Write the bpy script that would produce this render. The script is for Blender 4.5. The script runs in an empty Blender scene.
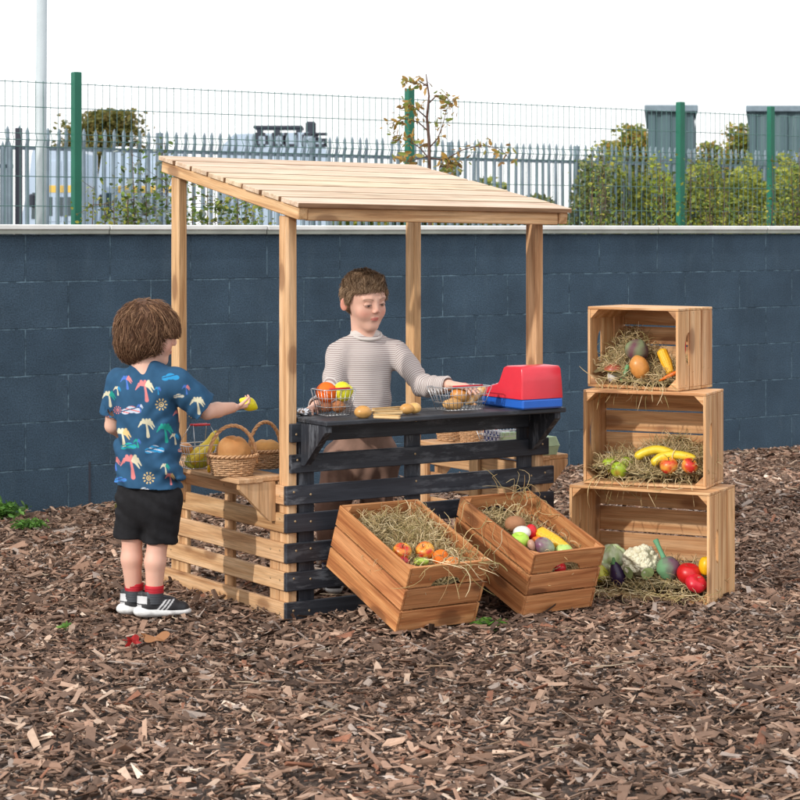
import bpy, math, random
import numpy as np
from mathutils import Vector, Matrix
random.seed(7); RNG = np.random.default_rng(7)
SC = bpy.context.scene; COL = SC.collection
PI = math.pi
# ---------------------------------------------------------------- camera model (metres; camera at x=0,y=0 looking along +y)
F = 2050.0; CX = 400.0; HY = 232.0; HC = 1.343
def at(px, py, Y): return np.array([(px-CX)/F*Y, Y, HC-(py-HY)/F*Y])
def ray_plane(px, py, P0, n):
    d = np.array([(px-CX)/F, 1.0, -(py-HY)/F]); c = np.array([0, 0, HC]); P0 = np.array(P0); n = np.array(n)
    return c + d*(np.dot(P0-c, n)/np.dot(d, n))
# ---------------------------------------------------------------- materials
def nt(name):
    m = bpy.data.materials.new(name); m.use_nodes = True
    t = m.node_tree; t.nodes.clear()
    o = t.nodes.new('ShaderNodeOutputMaterial'); b = t.nodes.new('ShaderNodeBsdfPrincipled')
    t.links.new(b.outputs[0], o.inputs[0]); return m, t, b
def N(t, kind, **kw):
    n = t.nodes.new(kind)
    for k, v in kw.items():
        if k.startswith('i_'): n.inputs[int(k[2:])].default_value = v
        else: setattr(n, k, v)
    return n
def ramp(t, fac, stops, interp='LINEAR'):
    r = t.nodes.new('ShaderNodeValToRGB'); r.color_ramp.interpolation = interp
    e = r.color_ramp.elements
    while len(e) < len(stops): e.new(0.5)
    for k, (p, c) in enumerate(stops):
        e[k].position = p; e[k].color = (*c[:3], 1) if len(c) >= 3 else (c[0],)*3+(1,)
    t.links.new(fac, r.inputs[0]); return r
def mixc(t, f, a, b, mode='MIX'):
    m = t.nodes.new('ShaderNodeMix'); m.data_type = 'RGBA'; m.blend_type = mode
    for sock, v in ((0, f), (6, a), (7, b)):
        if isinstance(v, (int, float)): m.inputs[sock].default_value = v
        elif isinstance(v, tuple): m.inputs[sock].default_value = (*v[:3], 1)
        else: t.links.new(v, m.inputs[sock])
    return m.outputs[2]
def math_(t, op, a, b=None, clamp=False):
    m = t.nodes.new('ShaderNodeMath'); m.operation = op; m.use_clamp = clamp
    for k, v in ((0, a), (1, b)):
        if v is None: continue
        if isinstance(v, (int, float)): m.inputs[k].default_value = v
        else: t.links.new(v, m.inputs[k])
    return m.outputs[0]
def bump(t, b, h, strength, dist=0.002):
    n = t.nodes.new('ShaderNodeBump'); n.inputs['Strength'].default_value = strength; n.inputs['Distance'].default_value = dist
    t.links.new(h, n.inputs['Height']); t.links.new(n.outputs[0], b.inputs['Normal'])
def noise(t, vec, scale, detail=4, rough=.55, dist=0.0):
    n = t.nodes.new('ShaderNodeTexNoise'); n.inputs['Scale'].default_value = scale; n.inputs['Detail'].default_value = detail
    n.inputs['Roughness'].default_value = rough; n.inputs['Distortion'].default_value = dist
    if vec is not None: t.links.new(vec, n.inputs['Vector'])
    return n.outputs[0]
def mapping(t, vec, scale):
    m = t.nodes.new('ShaderNodeMapping'); m.inputs['Scale'].default_value = scale; t.links.new(vec, m.inputs[0]); return m.outputs[0]
def attr(t, name, out='Vector'):
    a = t.nodes.new('ShaderNodeAttribute'); a.attribute_name = name; return a.outputs[out]
def objco(t): return t.nodes.new('ShaderNodeTexCoord').outputs['Object']
MAT = {}
def wood(name, light, mid, dark, rough=.62, knot=True, kf=.62, black=False, scuff=False, knotc=None):
    m, t, b = nt(name); g = attr(t, 'gco')
    v1 = mapping(t, g, (1.3, 22, 22)); n1 = noise(t, v1, 1.6, 5, .55, .5)
    v2 = mapping(t, g, (6, 160, 160)); n2 = noise(t, v2, 1.5, 3, .6)
    base = ramp(t, n1, [(.34, dark), (.49, mid), (.64, light)]).outputs[0]
    fine = ramp(t, n2, [(.3, (.72,)*3), (.55, (1.,)*3), (.7, (1.12,)*3)]).outputs[0]
    c = mixc(t, 1.0, base, fine, 'MULTIPLY')
    c = mixc(t, 1.0, c, attr(t, 'Col', 'Color'), 'MULTIPLY')
    if knot:
        v = t.nodes.new('ShaderNodeTexVoronoi'); v.inputs['Scale'].default_value = 1.0
        t.links.new(mapping(t, g, (4.2, 9.5, 9.5)), v.inputs['Vector'])
        k = ramp(t, v.outputs['Distance'], [(.13, (1,)*3), (.19, (.85,)*3), (.23, (.30,)*3), (.30, (0,)*3)])
        kc = knotc or tuple(x*.45 for x in dark)
        c = mixc(t, math_(t, 'MULTIPLY', k.outputs[0], kf), c, kc)
    if scuff:
        s = noise(t, mapping(t, g, (5, 22, 22)), 1.4, 6, .7)
        s2 = noise(t, g, 3.0, 2)
        f = math_(t, 'MULTIPLY', ramp(t, s, [(.50, (0,)*3), (.62, (1,)*3)]).outputs[0], ramp(t, s2, [(.45, (0,)*3), (.6, (.62,)*3)]).outputs[0])
        c = mixc(t, f, c, (.17, .18, .20))
    t.links.new(c, b.inputs['Base Color']); b.inputs['Roughness'].default_value = rough
    b.inputs['Specular IOR Level'].default_value = .3
    bump(t, b, math_(t, 'ADD', n1, math_(t, 'MULTIPLY', n2, .6)), .25, .0015)
    MAT[name] = m
wood('pine', (.68, .44, .25), (.58, .345, .175), (.42, .22, .10), knotc=(.16, .065, .028))
wood('roofwood', (.70, .55, .40), (.61, .455, .315), (.48, .33, .21), kf=.38)
wood('roofedge', (.34, .20, .115), (.26, .15, .08), (.19, .10, .05), knot=False)
wood('endgrain', (.42, .29, .17), (.34, .22, .12), (.25, .15, .08), knot=False)
wood('crate_red', (.60, .285, .12), (.48, .20, .075), (.32, .11, .038), knotc=(.08, .026, .012))
wood('crate_pale', (.68, .43, .23), (.58, .32, .145), (.44, .205, .08), knotc=(.15, .05, .02))
wood('blackwood', (.034, .038, .047), (.025, .028, .036), (.016, .018, .024), rough=.5, knot=False, scuff=True)
def simple(name, col, rough=.5, metal=0., var=.0, vs=30., spec=.4, bmp=0., bs=200., sss=0., coat=0., colattr=False):
    m, t, b = nt(name); c = None; o = objco(t)
    if var:
        n = noise(t, o, vs, 4)
        c = ramp(t, n, [(.3, tuple(max(0, x*(1-var)) for x in col)), (.7, tuple(min(1, x*(1+var)) for x in col))]).outputs[0]
    if colattr:
        a = attr(t, 'Col', 'Color'); c = a if c is None else mixc(t, 1.0, c, a, 'MULTIPLY')
    if c is not None: t.links.new(c, b.inputs['Base Color'])
    else: b.inputs['Base Color'].default_value = (*col, 1)
    b.inputs['Roughness'].default_value = rough; b.inputs['Metallic'].default_value = metal
    b.inputs['Specular IOR Level'].default_value = spec
    if coat: b.inputs['Coat Weight'].default_value = coat; b.inputs['Coat Roughness'].default_value = .15
    if sss:
        b.inputs['Subsurface Weight'].default_value = sss; b.inputs['Subsurface Radius'].default_value = (.012, .005, .003)
    if bmp: bump(t, b, noise(t, o, bs, 3), bmp, .002)
    MAT[name] = m; return m
simple('vcol', (1, 1, 1), .55, var=.06, vs=60, colattr=True, bmp=.12, bs=150)
simple('produce', (1, 1, 1), .36, var=.16, vs=85, colattr=True, spec=.45, bmp=.06, bs=120)
simple('rough_produce', (1, 1, 1), .7, var=.12, vs=70, colattr=True, spec=.3, bmp=.3, bs=160)
simple('chip', (1, 1, 1), .85, var=.22, vs=70, colattr=True, spec=.2)
simple('hay', (1, 1, 1), .75, colattr=True, spec=.25)
simple('wicker', (.50, .30, .16), .6, var=.3, vs=120, colattr=True, bmp=.2, bs=400)
simple('steel', (.55, .56, .57), .32, metal=.85)
simple('redplastic', (.66, .030, .050), .28, var=.05, vs=20, spec=.5)
simple('blueplastic', (.02, .12, .52), .3, var=.05, vs=20, spec=.5)
simple('redcoat', (.55, .02, .03), .35)
simple('screw', (.42, .30, .17), .5, metal=.3)
simple('skin', (1, 1, 1), .5, colattr=True, spec=.35, sss=.18, bmp=.08, bs=350)
simple('hair', (1, 1, 1), .62, colattr=True, spec=.22)
simple('cloth', (1, 1, 1), .85, colattr=True, spec=.15, bmp=.25, bs=700)
simple('denim', (.013, .013, .015), .85, var=.25, vs=40, spec=.2, bmp=.3, bs=500)
simple('trouser', (.27, .165, .125), .9, var=.16, vs=18, spec=.15, bmp=.3, bs=500)
simple('sole', (.66, .66, .65), .55, var=.15, vs=60)
simple('shoeblack', (.018, .018, .022), .7, var=.2, vs=200, bmp=.2, bs=600)
simple('shoewhite', (.75, .75, .76), .5)
simple('shoegrey', (.10, .11, .13), .8, var=.2, vs=300)
simple('sock', (.50, .014, .028), .85, var=.12, vs=200, bmp=.3, bs=500, colattr=True)
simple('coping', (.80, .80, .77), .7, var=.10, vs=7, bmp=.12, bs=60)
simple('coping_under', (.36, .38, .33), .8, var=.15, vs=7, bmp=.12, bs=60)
simple('green_paint', (.008, .125, .075), .4, var=.1, vs=6)
simple('green_wire', (.10, .20, .19), .45, metal=.0)
simple('galv', (.20, .26, .30), .6, metal=.1, var=.15, vs=5)
simple('greypole', (.42, .47, .49), .5, var=.06, vs=8)
simple('darkpole', (.03, .035, .05), .5)
simple('clad', (.085, .14, .155), .55, var=.06, vs=2)
simple('vanwhite', (.44, .54, .66), .3, var=.04, vs=1.5, spec=.6)
simple('vanglass', (.02, .05, .06), .08, spec=.9)
simple('vanyellow', (.75, .50, .10), .4)
simple('tyre', (.015, .015, .016), .8)
simple('lampglass', (.8, .82, .85), .1)
simple('bark', (.10, .075, .055), .85, var=.3, vs=40, bmp=.4, bs=80)
simple('stem', (.10, .055, .04), .7)
simple('tarmac', (.05, .05, .052), .9, var=.2, vs=4)
simple('carton', (.42, .56, .36), .8, var=.08, vs=60, bmp=.3, bs=200)
simple('label_yellow', (.8, .62, .02), .5)
simple('foil', (.7, .7, .72), .2, metal=.9, bmp=.8, bs=60)
def leafmat(name):
    m, t, b = nt(name); c = attr(t, 'Col', 'Color'); t.links.new(c, b.inputs['Base Color'])
    b.inputs['Roughness'].default_value = .5; b.inputs['Specular IOR Level'].default_value = .35
    tr = t.nodes.new('ShaderNodeBsdfTranslucent'); t.links.new(c, tr.inputs[0]); mx = t.nodes.new('ShaderNodeMixShader'); mx.inputs[0].default_value = .42
    t.links.new(b.outputs[0], mx.inputs[1]); t.links.new(tr.outputs[0], mx.inputs[2])
    t.links.new(mx.outputs[0], [n for n in t.nodes if n.type == 'OUTPUT_MATERIAL'][0].inputs[0]); MAT[name] = m
leafmat('leaf')
# striped jersey: stripes run round body and sleeves, coordinate stored per vertex (metres along the garment)
def jersey():
    m, t, b = nt('jersey'); s = attr(t, 'stripe', 'Fac'); w = math_(t, 'SINE', math_(t, 'MULTIPLY', s, 2*PI/.0074))
    f = ramp(t, math_(t, 'MULTIPLY_ADD', w, .5), [(.35, (0,)*3), (.62, (1,)*3)])
    t.nodes[-1].name
    for n in t.nodes:
        if n.type == 'MATH' and n.operation == 'MULTIPLY_ADD': n.inputs[2].default_value = .5
    c = mixc(t, f.outputs[0], (.60, .56, .535), (.33, .265, .255))
    c = mixc(t, attr(t, 'plain', 'Fac'), c, (.60, .56, .53))
    t.links.new(c, b.inputs['Base Color']); b.inputs['Roughness'].default_value = .9; b.inputs['Specular IOR Level'].default_value = .1
    bump(t, b, noise(t, objco(t), 600, 3), .25, .001); MAT['jersey'] = m
jersey()
# painted block wall: 440 x 215 blocks laid in bond with worn pale joints
def wallmat():
    m, t, b = nt('wall_paint'); g = attr(t, 'gco')
    br = t.nodes.new('ShaderNodeTexBrick'); br.offset = .5; br.squash = 1
    for k, v in (('Scale', 1.0), ('Mortar Size', .0045), ('Mortar Smooth', .35), ('Bias', 0.), ('Brick Width', .45), ('Row Height', .225)): br.inputs[k].default_value = v
    nz = t.nodes.new('ShaderNodeTexNoise'); nz.inputs['Scale'].default_value = 9; t.links.new(g, nz.inputs['Vector'])
    va = t.nodes.new('ShaderNodeVectorMath'); va.operation = 'MULTIPLY_ADD'; t.links.new(nz.outputs['Color'], va.inputs[0]); va.inputs[1].default_value = (.006, .006, 0); t.links.new(g, va.inputs[2])
    t.links.new(va.outputs[0], br.inputs['Vector'])
    br.inputs['Color1'].default_value = (.046, .079, .115, 1); br.inputs['Color2'].default_value = (.053, .089, .127, 1); br.inputs['Mortar'].default_value = (.042, .073, .105, 1)
    n1 = noise(t, g, 3.2, 5, .6); n2 = noise(t, g, 140, 3, .7); n3 = noise(t, mapping(t, g, (5, 1.2, 1)), 2.2, 5, .65)
    c = mixc(t, 1.0, br.outputs['Color'], ramp(t, n1, [(.3, (.78,)*3), (.7, (1.2,)*3)]).outputs[0], 'MULTIPLY')
    c = mixc(t, 1.0, c, ramp(t, n2, [(.36, (.62,)*3), (.6, (1.12,)*3)]).outputs[0], 'MULTIPLY')
    edge = noise(t, g, 14, 4, .7)
    pale = math_(t, 'MULTIPLY', br.outputs['Fac'], ramp(t, edge, [(.42, (0,)*3), (.66, (.75,)*3)]).outputs[0])
    c = mixc(t, pale, c, (.17, .27, .34))
    c = mixc(t, ramp(t, n3, [(.55, (0,)*3), (.78, (.22,)*3)]).outputs[0], c, (.12, .17, .21))
    t.links.new(c, b.inputs['Base Color']); b.inputs['Roughness'].default_value = .8; b.inputs['Specular IOR Level'].default_value = .25
    h = math_(t, 'SUBTRACT', math_(t, 'MULTIPLY', n2, .35), br.outputs['Fac'])
    bump(t, b, h, .9, .010); MAT['wall_paint'] = m
wallmat()
def groundmat():
    m, t, b = nt('mulch_base'); o = objco(t)
    n1 = noise(t, o, 28, 6, .75); n2 = noise(t, o, 1.2, 3)
    c = ramp(t, n1, [(.3, (.018, .012, .009)), (.5, (.07, .045, .033)), (.68, (.18, .13, .10))]).outputs[0]
    c = mixc(t, 1., c, ramp(t, n2, [(.3, (.8,)*3), (.7, (1.15,)*3)]).outputs[0], 'MULTIPLY')
    t.links.new(c, b.inputs['Base Color']); b.inputs['Roughness'].default_value = .95; bump(t, b, n1, .9, .02); MAT['mulch_base'] = m
    m, t, b = nt('field_grass'); o = objco(t); n1 = noise(t, o, 3, 6, .7)
    c = ramp(t, n1, [(.3, (.05, .07, .02)), (.7, (.12, .13, .05))]).outputs[0]
    t.links.new(c, b.inputs['Base Color']); b.inputs['Roughness'].default_value = .95; MAT['field_grass'] = m
groundmat()
# ---------------------------------------------------------------- mesh builder
_bx = {}
def chamfer_topo():
    vs = []; idx = {}
    for sx in (-1, 1):
        for sy in (-1, 1):
            for sz in (-1, 1):
                for k in range(3): idx[(sx, sy, sz, k)] = len(vs); vs.append(((sx, sy, sz), k))
    fs = []
    for k in range(3):
        a, b = [i for i in range(3) if i != k]
        for s in (-1, 1):
            q = []
            for (p, r) in ((-1, -1), (1, -1), (1, 1), (-1, 1)):
                c = [0, 0, 0]; c[k] = s; c[a] = p; c[b] = r; q.append(idx[(*c, k)])
            fs.append(q)
    for k in range(3):          # edges along axis k
        a, b = [i for i in range(3) if i != k]
        for p in (-1, 1):
            for r in (-1, 1):
                c0 = [0, 0, 0]; c0[k] = -1; c0[a] = p; c0[b] = r; c1 = list(c0); c1[k] = 1
                fs.append([idx[(*c0, a)], idx[(*c1, a)], idx[(*c1, b)], idx[(*c0, b)]])
    for sx in (-1, 1):
        for sy in (-1, 1):
            for sz in (-1, 1): fs.append([idx[(sx, sy, sz, 0)], idx[(sx, sy, sz, 1)], idx[(sx, sy, sz, 2)]])
    S = np.array([v[0] for v in vs], float); K = np.array([v[1] for v in vs])
    P = S.copy()*1.0
    for i in range(len(P)):
        for a in range(3):
            if a != K[i]: P[i, a] *= .8
    out = []
    for f in fs:
        n = np.cross(P[f[1]]-P[f[0]], P[f[2]]-P[f[0]]); c = P[f].mean(0)
        out.append(f if n@c > 0 else f[::-1])
    return S, K, out
CT = chamfer_topo()
class MB:
    def __init__(s): s.v = []; s.n = 0; s.f = []; s.g = []; s.c = []; s.ex = {}
    def add(s, V, faces, mat=0, g=None, col=(1, 1, 1), smooth=False, **ex):
        V = np.asarray(V, float); n = len(V)
        s.v.append(V); s.g.append(V if g is None else np.asarray(g, float))
        col = np.asarray(col, float)
        if col.ndim == 1: col = np.tile(col[:3], (n, 1))
        s.c.append(col[:, :3])
        if isinstance(faces, np.ndarray): faces = [faces]
        elif len(faces) and not isinstance(faces[0], np.ndarray):
            by = {}
            for f in faces: by.setdefault(len(f), []).append(f)
            faces = [np.array(x) for x in by.values()]
        for A in faces: s.f.append((A+s.n, mat, smooth))
        for k, v in ex.items(): s.ex.setdefault(k, []).append(np.asarray(v, float))
        s.n += n
    def box(s, o, ex, ey, ez, ch=.002, mat=0, col=None, tone=.12, grain=True):
        """o corner; ex, ey, ez full edge vectors (ex = the grain direction)"""
        o = np.array(o, float); E = [np.array(e, float) for e in (ex, ey, ez)]; L = [np.linalg.norm(e) for e in E]
        D = [e/l for e, l in zip(E, L)]; c = o+sum(E)*.5; S, K, fs = CT; ch = min(ch, min(L)*.3)
        loc = S*np.array(L)/2
        for a in range(3): loc[:, a] -= np.where(K != a, S[:, a]*ch, 0)
        V = c+loc@np.array(D)
        if np.dot(np.cross(D[0], D[1]), D[2]) < 0: fs = [f[::-1] for f in fs]
        off = RNG.random(3)*np.array([37, 11, 11])
        k = 1+tone*(RNG.random()-.5)*2
        if col is None: col = (k, k*(1+.04*(RNG.random()-.5)), k*(1+.06*(RNG.random()-.5)))
        s.add(V, fs, mat, loc+off, col)
    def prism(s, poly, o, ex, ey, ez, th, mat=0, tone=.1, col=None, grain=0):
        """2D polygon in (ex,ey) unit frame from o, thickness th along ez"""
        poly = np.array(poly, float); n = len(poly); ex, ey, ez, o = [np.array(q, float) for q in (ex, ey, ez, o)]
        area = 0.5*np.sum(poly[:, 0]*np.roll(poly[:, 1], -1)-np.roll(poly[:, 0], -1)*poly[:, 1])
        if (area < 0) != (np.dot(np.cross(ex, ey), ez)*np.sign(th) < 0): poly = poly[::-1]
        a = o+poly[:, :1]*ex+poly[:, 1:2]*ey; V = np.concatenate([a, a+ez*th])
        fs = [list(range(n))[::-1], [n+i for i in range(n)]]+[[i, (i+1) % n, n+(i+1) % n, n+i] for i in range(n)]
        off = RNG.random(3)*np.array([37, 11, 11]); k = 1+tone*(RNG.random()-.5)*2
        g2 = poly if grain == 0 else poly[:, ::-1]
        g = np.concatenate([np.c_[g2, np.zeros(n)], np.c_[g2, np.full(n, th)]])+off
        s.add(V, fs, mat, g, col if col is not None else (k, k, k))
    def tube(s, P, r, n=6, closed=False, mat=0, col=(1, 1, 1), cap=True, flat=1.0, up=None):
        P = np.asarray(P, float); m = len(P); r = np.broadcast_to(np.asarray(r, float), (m,))
        T = np.gradient(P, axis=0) if not closed else (np.roll(P, -1, 0)-np.roll(P, 1, 0))
        T /= np.linalg.norm(T, axis=1)[:, None]+1e-12
        u = np.array(up if up is not None else ([0, 0, 1] if abs(T[0, 2]) < .9 else [1, 0, 0]), float)
        rings = []
        for i in range(m):
            u = u-T[i]*(u@T[i]); u /= np.linalg.norm(u)+1e-12; w = np.cross(T[i], u)
            a = np.arange(n)/n*2*PI
            rings.append(P[i]+r[i]*(np.cos(a)[:, None]*u*flat+np.sin(a)[:, None]*w))
        V = np.concatenate(rings); q = []
        k = m if closed else m-1
        i = np.arange(k)[:, None]; j = np.arange(n)[None]
        a = i*n+j; b = i*n+(j+1) % n; c = ((i+1) % m)*n+(j+1) % n; d = ((i+1) % m)*n+j
        Q = np.stack([a, b, c, d], -1).reshape(-1, 4); fs = [Q]
        if cap and not closed: fs += [np.array([list(range(n))[::-1]]), np.array([[(m-1)*n+x for x in range(n)]])]
        if isinstance(col, np.ndarray) and col.ndim == 2: col = np.repeat(col, n, 0)
        s.add(V, fs, mat, None, col, True)
    def grid(s, V, nu, nv, wrapu=False, mat=0, col=(1, 1, 1), flip=False, smooth=True, **ex):
        """V rows nv x nu"""
        k = nu if wrapu else nu-1
        i = np.arange(nv-1)[:, None]; j = np.arange(k)[None]
        a = i*nu+j; b = i*nu+(j+1) % nu; Q = np.stack([a, b, b+nu, a+nu], -1).reshape(-1, 4)
        if flip: Q = Q[:, ::-1]
        s.add(V, [Q], mat, None, col, smooth, **ex)
    def build(s, name, mats, parent=None, **props):
        V = np.concatenate(s.v); me = bpy.data.meshes.new(name); org = None
        if parent is None and props.get('kind') != 'structure':
            org = np.array([V[:, 0].min()+V[:, 0].max(), V[:, 1].min()+V[:, 1].max(), 2*V[:, 2].min()])/2; V = V-org
        me.vertices.add(len(V)); me.vertices.foreach_set('co', V.astype(np.float32).ravel())
        L = np.concatenate([A.ravel() for A, _, _ in s.f]); tot = np.concatenate([np.full(len(A), A.shape[1]) for A, _, _ in s.f])
        st = np.concatenate([[0], np.cumsum(tot)[:-1]])
        me.loops.add(len(L)); me.loops.foreach_set('vertex_index', L.astype(np.int32))
        me.polygons.add(len(tot)); me.polygons.foreach_set('loop_start', st.astype(np.int32)); me.polygons.foreach_set('loop_total', tot.astype(np.int32))
        me.polygons.foreach_set('material_index', np.concatenate([np.full(len(A), m) for A, m, _ in s.f]).astype(np.int32))
        me.polygons.foreach_set('use_smooth', np.concatenate([np.full(len(A), sm) for A, _, sm in s.f]))
        me.update(calc_edges=True)
        a = me.attributes.new('gco', 'FLOAT_VECTOR', 'POINT'); a.data.foreach_set('vector', np.concatenate(s.g).astype(np.float32).ravel())
        C = np.concatenate(s.c); a = me.attributes.new('Col', 'FLOAT_COLOR', 'POINT'); a.data.foreach_set('color', np.c_[C, np.ones(len(C))].astype(np.float32).ravel())
        for k, v in s.ex.items():
            a = me.attributes.new(k, 'FLOAT', 'POINT'); a.data.foreach_set('value', np.concatenate(v).astype(np.float32))
        for m in ([mats] if isinstance(mats, str) else mats): me.materials.append(MAT[m])
        me.validate()
        o = bpy.data.objects.new(name, me); COL.objects.link(o)
        if org is not None: o.location = tuple(float(x) for x in org)
        if parent: o.parent = parent; o.matrix_parent_inverse = parent_inv(parent)
        for k, v in props.items(): o[k] = v
        return o
def parent_inv(p):
    M = Matrix.Translation(p.location) if p.parent is None else Matrix.Identity(4)
    return M.inverted()
def thing(name, loc, label, cat, group=None):
    o = bpy.data.objects.new(name, None); COL.objects.link(o); o.location = tuple(float(x) for x in loc); o.empty_display_size = .1
    o['label'] = label; o['category'] = cat
    if group: o['group'] = group
    return o
def P_(label, cat, group=None, kind=None):
    d = {'label': label, 'category': cat}
    if group: d['group'] = group
    if kind: d['kind'] = kind
    return d
# ---------------------------------------------------------------- noise and implicit surfaces
_lat = RNG.random((32, 32, 32)).astype(np.float32)
def vnoise(P, scale, seed=0):
    q = np.asarray(P, np.float32)*scale+seed*7.31+100; i = np.floor(q).astype(np.int32); f = q-i; f = f*f*(3-2*f)
    r = 0
    for dx in (0, 1):
        for dy in (0, 1):
            for dz in (0, 1):
                w = (f[..., 0] if dx else 1-f[..., 0])*(f[..., 1] if dy else 1-f[..., 1])*(f[..., 2] if dz else 1-f[..., 2])
                r = r+w*_lat[(i[..., 0]+dx) % 32, (i[..., 1]+dy) % 32, (i[..., 2]+dz) % 32]
    return r*2-1
class Field:
    def __init__(s, lo, hi, h):
        s.h = h; s.lo = np.array(lo, np.float32); s.dim = tuple(int(x) for x in np.ceil((np.array(hi)-lo)/h)+1)
        s.d = np.full(s.dim, .2, np.float32)
    def _reg(s, lo, hi):
        a = np.clip(np.floor((lo-s.lo)/s.h).astype(int), 0, np.array(s.dim)); b = np.clip(np.ceil((hi-s.lo)/s.h).astype(int)+1, 0, np.array(s.dim))
        sl = tuple(slice(x, y) for x, y in zip(a, b))
        if any(y <= x for x, y in zip(a, b)): return None, None
        g = np.stack(np.meshgrid(*[s.lo[k]+s.h*np.arange(a[k], b[k], dtype=np.float32) for k in range(3)], indexing='ij'), -1)
        return sl, g
    def _comb(s, sl, d, k, sub=False, inter=False):
        e = s.d[sl]
        if sub:
            h = np.clip(.5-.5*(d+e)/k, 0, 1); s.d[sl] = e*(1-h)-d*h+k*h*(1-h)
        else:
            h = np.clip(.5+.5*(e-d)/k, 0, 1); s.d[sl] = e*(1-h)+d*h-k*h*(1-h)
    def cap(s, a, b, ra, rb=None, k=.015, fd=None, f=1., sub=False, flat=False):
        a = np.array(a, np.float32); b = np.array(b, np.float32); rb = ra if rb is None else rb; R = max(ra, rb)*max(1, f)+k+3*s.h
        sl, g = s._reg(np.minimum(a, b)-R, np.maximum(a, b)+R)
        if sl is None: return
        q = g-a; ab = b-a; L = float(ab@ab)+1e-12
        al = q@ab; tt = np.clip(al/L, 0, 1)
        q = q-tt[..., None]*ab
        if fd is not None:
            fd = np.array(fd, np.float32); fd = fd/np.linalg.norm(fd); q = q+((1/f-1)*(q@fd))[..., None]*fd
        d = (np.linalg.norm(q, axis=-1)-(ra+(rb-ra)*tt))*min(f, 1)
        if flat: d = np.maximum(d, al/math.sqrt(L)-math.sqrt(L))
        s._comb(sl, d, k, sub)
    def ell(s, c, r, R=None, k=.015, sub=False):
        c = np.array(c, np.float32); r = np.array(r, np.float32); m = float(r.max())+k+3*s.h
        sl, g = s._reg(c-m, c+m)
        if sl is None: return
        q = g-c
        if R is not None: q = q@np.array(R, np.float32)
        k0 = np.linalg.norm(q/r, axis=-1); k1 = np.linalg.norm(q/(r*r), axis=-1)+1e-9
        s._comb(sl, k0*(k0-1)/k1, k, sub)
    def plane_cut(s, p, n):
        """remove everything on the +n side of the plane through p"""
        n = np.array(n, np.float32); n /= np.linalg.norm(n); ax = [(s.lo[k]+s.h*np.arange(s.dim[k], dtype=np.float32)-p[k])*n[k] for k in range(3)]
        s.d = np.maximum(s.d, (ax[0][:, None, None]+ax[1][None, :, None]+ax[2][None, None, :]).astype(np.float32))
    def wedge_cut(s, p, n, p2, n2):
        A = []
        for q, m in ((p, n), (p2, n2)):
            ax = [(s.lo[k]+s.h*np.arange(s.dim[k], dtype=np.float32)-q[k])*m[k] for k in range(3)]; A.append(ax[0][:, None, None]+ax[1][None, :, None]+ax[2][None, None, :])
        s.d = np.maximum(s.d, np.minimum(A[0], A[1]).astype(np.float32))
    def displace(s, fn):
        m = np.abs(s.d) < .02; ii = np.argwhere(m); P = s.lo+ii*s.h
        s.d[m] += fn(P.astype(np.float32)).astype(np.float32)
    def mesh(s):
        d = s.d; ins = d < 0; h = s.h
        ins[0] = ins[-1] = False; ins[:, 0] = ins[:, -1] = False; ins[:, :, 0] = ins[:, :, -1] = False
        cnt = np.zeros(tuple(x-1 for x in d.shape), np.int8)
        for dx in (0, 1):
            for dy in (0, 1):
                for dz in (0, 1): cnt += ins[dx:d.shape[0]-1+dx, dy:d.shape[1]-1+dy, dz:d.shape[2]-1+dz]
        act = (cnt > 0) & (cnt < 8); cells = np.argwhere(act); idx = np.full(act.shape, -1, np.int32); idx[act] = np.arange(len(cells))
        acc = np.zeros((len(cells), 3), np.float32); num = np.zeros(len(cells), np.float32)
        cor = [(x, y, z) for x in (0, 1) for y in (0, 1) for z in (0, 1)]
        for a in cor:
            for ax in range(3):
                if a[ax]: continue
                b = list(a); b[ax] = 1
                va = d[cells[:, 0]+a[0], cells[:, 1]+a[1], cells[:, 2]+a[2]]; vb = d[cells[:, 0]+b[0], cells[:, 1]+b[1], cells[:, 2]+b[2]]
                m = (va < 0) != (vb < 0); t = np.where(m, va/(va-vb+1e-12), 0)
                p = np.tile(np.array(a, np.float32), (len(cells), 1)); p[:, ax] += t
                acc += p*m[:, None]; num += m
        V = s.lo+h*(cells+acc/np.maximum(num, 1)[:, None])
        F_ = []
        for ax in range(3):
            b_, c_ = (ax+1) % 3, (ax+2) % 3
            sa = [slice(1, -1)]*3; sa[ax] = slice(0, -1); sb = list(sa); sb[ax] = slice(1, None)
            A = ins[tuple(sa)]; B = ins[tuple(sb)]; e = np.argwhere(A != B); o = np.ones(3, int); o[ax] = 0; e = e+o
            if len(e) == 0: continue
            def cid(db, dc):
                q = e.copy(); q[:, b_] -= db; q[:, c_] -= dc; return idx[q[:, 0], q[:, 1], q[:, 2]]
            Q = np.stack([cid(1, 1), cid(0, 1), cid(0, 0), cid(1, 0)], 1)
            fl = ~ins[e[:, 0], e[:, 1], e[:, 2]]
            Q[fl] = Q[fl][:, ::-1]; F_.append(Q)
        Q = np.concatenate(F_); Q = Q[(Q >= 0).all(1)]
        return V.astype(float), Q
def smooth_mesh(V, Q, it=2, lam=.5):
    for _ in range(it):
        acc = np.zeros_like(V); c = np.zeros(len(V))
        for k in range(4):
            a, b = Q[:, k], Q[:, (k+1) % 4]
            for q in (0, 1, 2):
                acc[:, q] += np.bincount(a, V[b, q], len(V))+np.bincount(b, V[a, q], len(V))
            c += np.bincount(a, minlength=len(V))+np.bincount(b, minlength=len(V))
        V = V*(1-lam)+lam*acc/np.maximum(c, 1)[:, None]
    return V
def rotz(a): c, s = math.cos(a), math.sin(a); return np.array([[c, -s, 0], [s, c, 0], [0, 0, 1.]])
def rotx(a): c, s = math.cos(a), math.sin(a); return np.array([[1., 0, 0], [0, c, -s], [0, s, c]])
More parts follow.
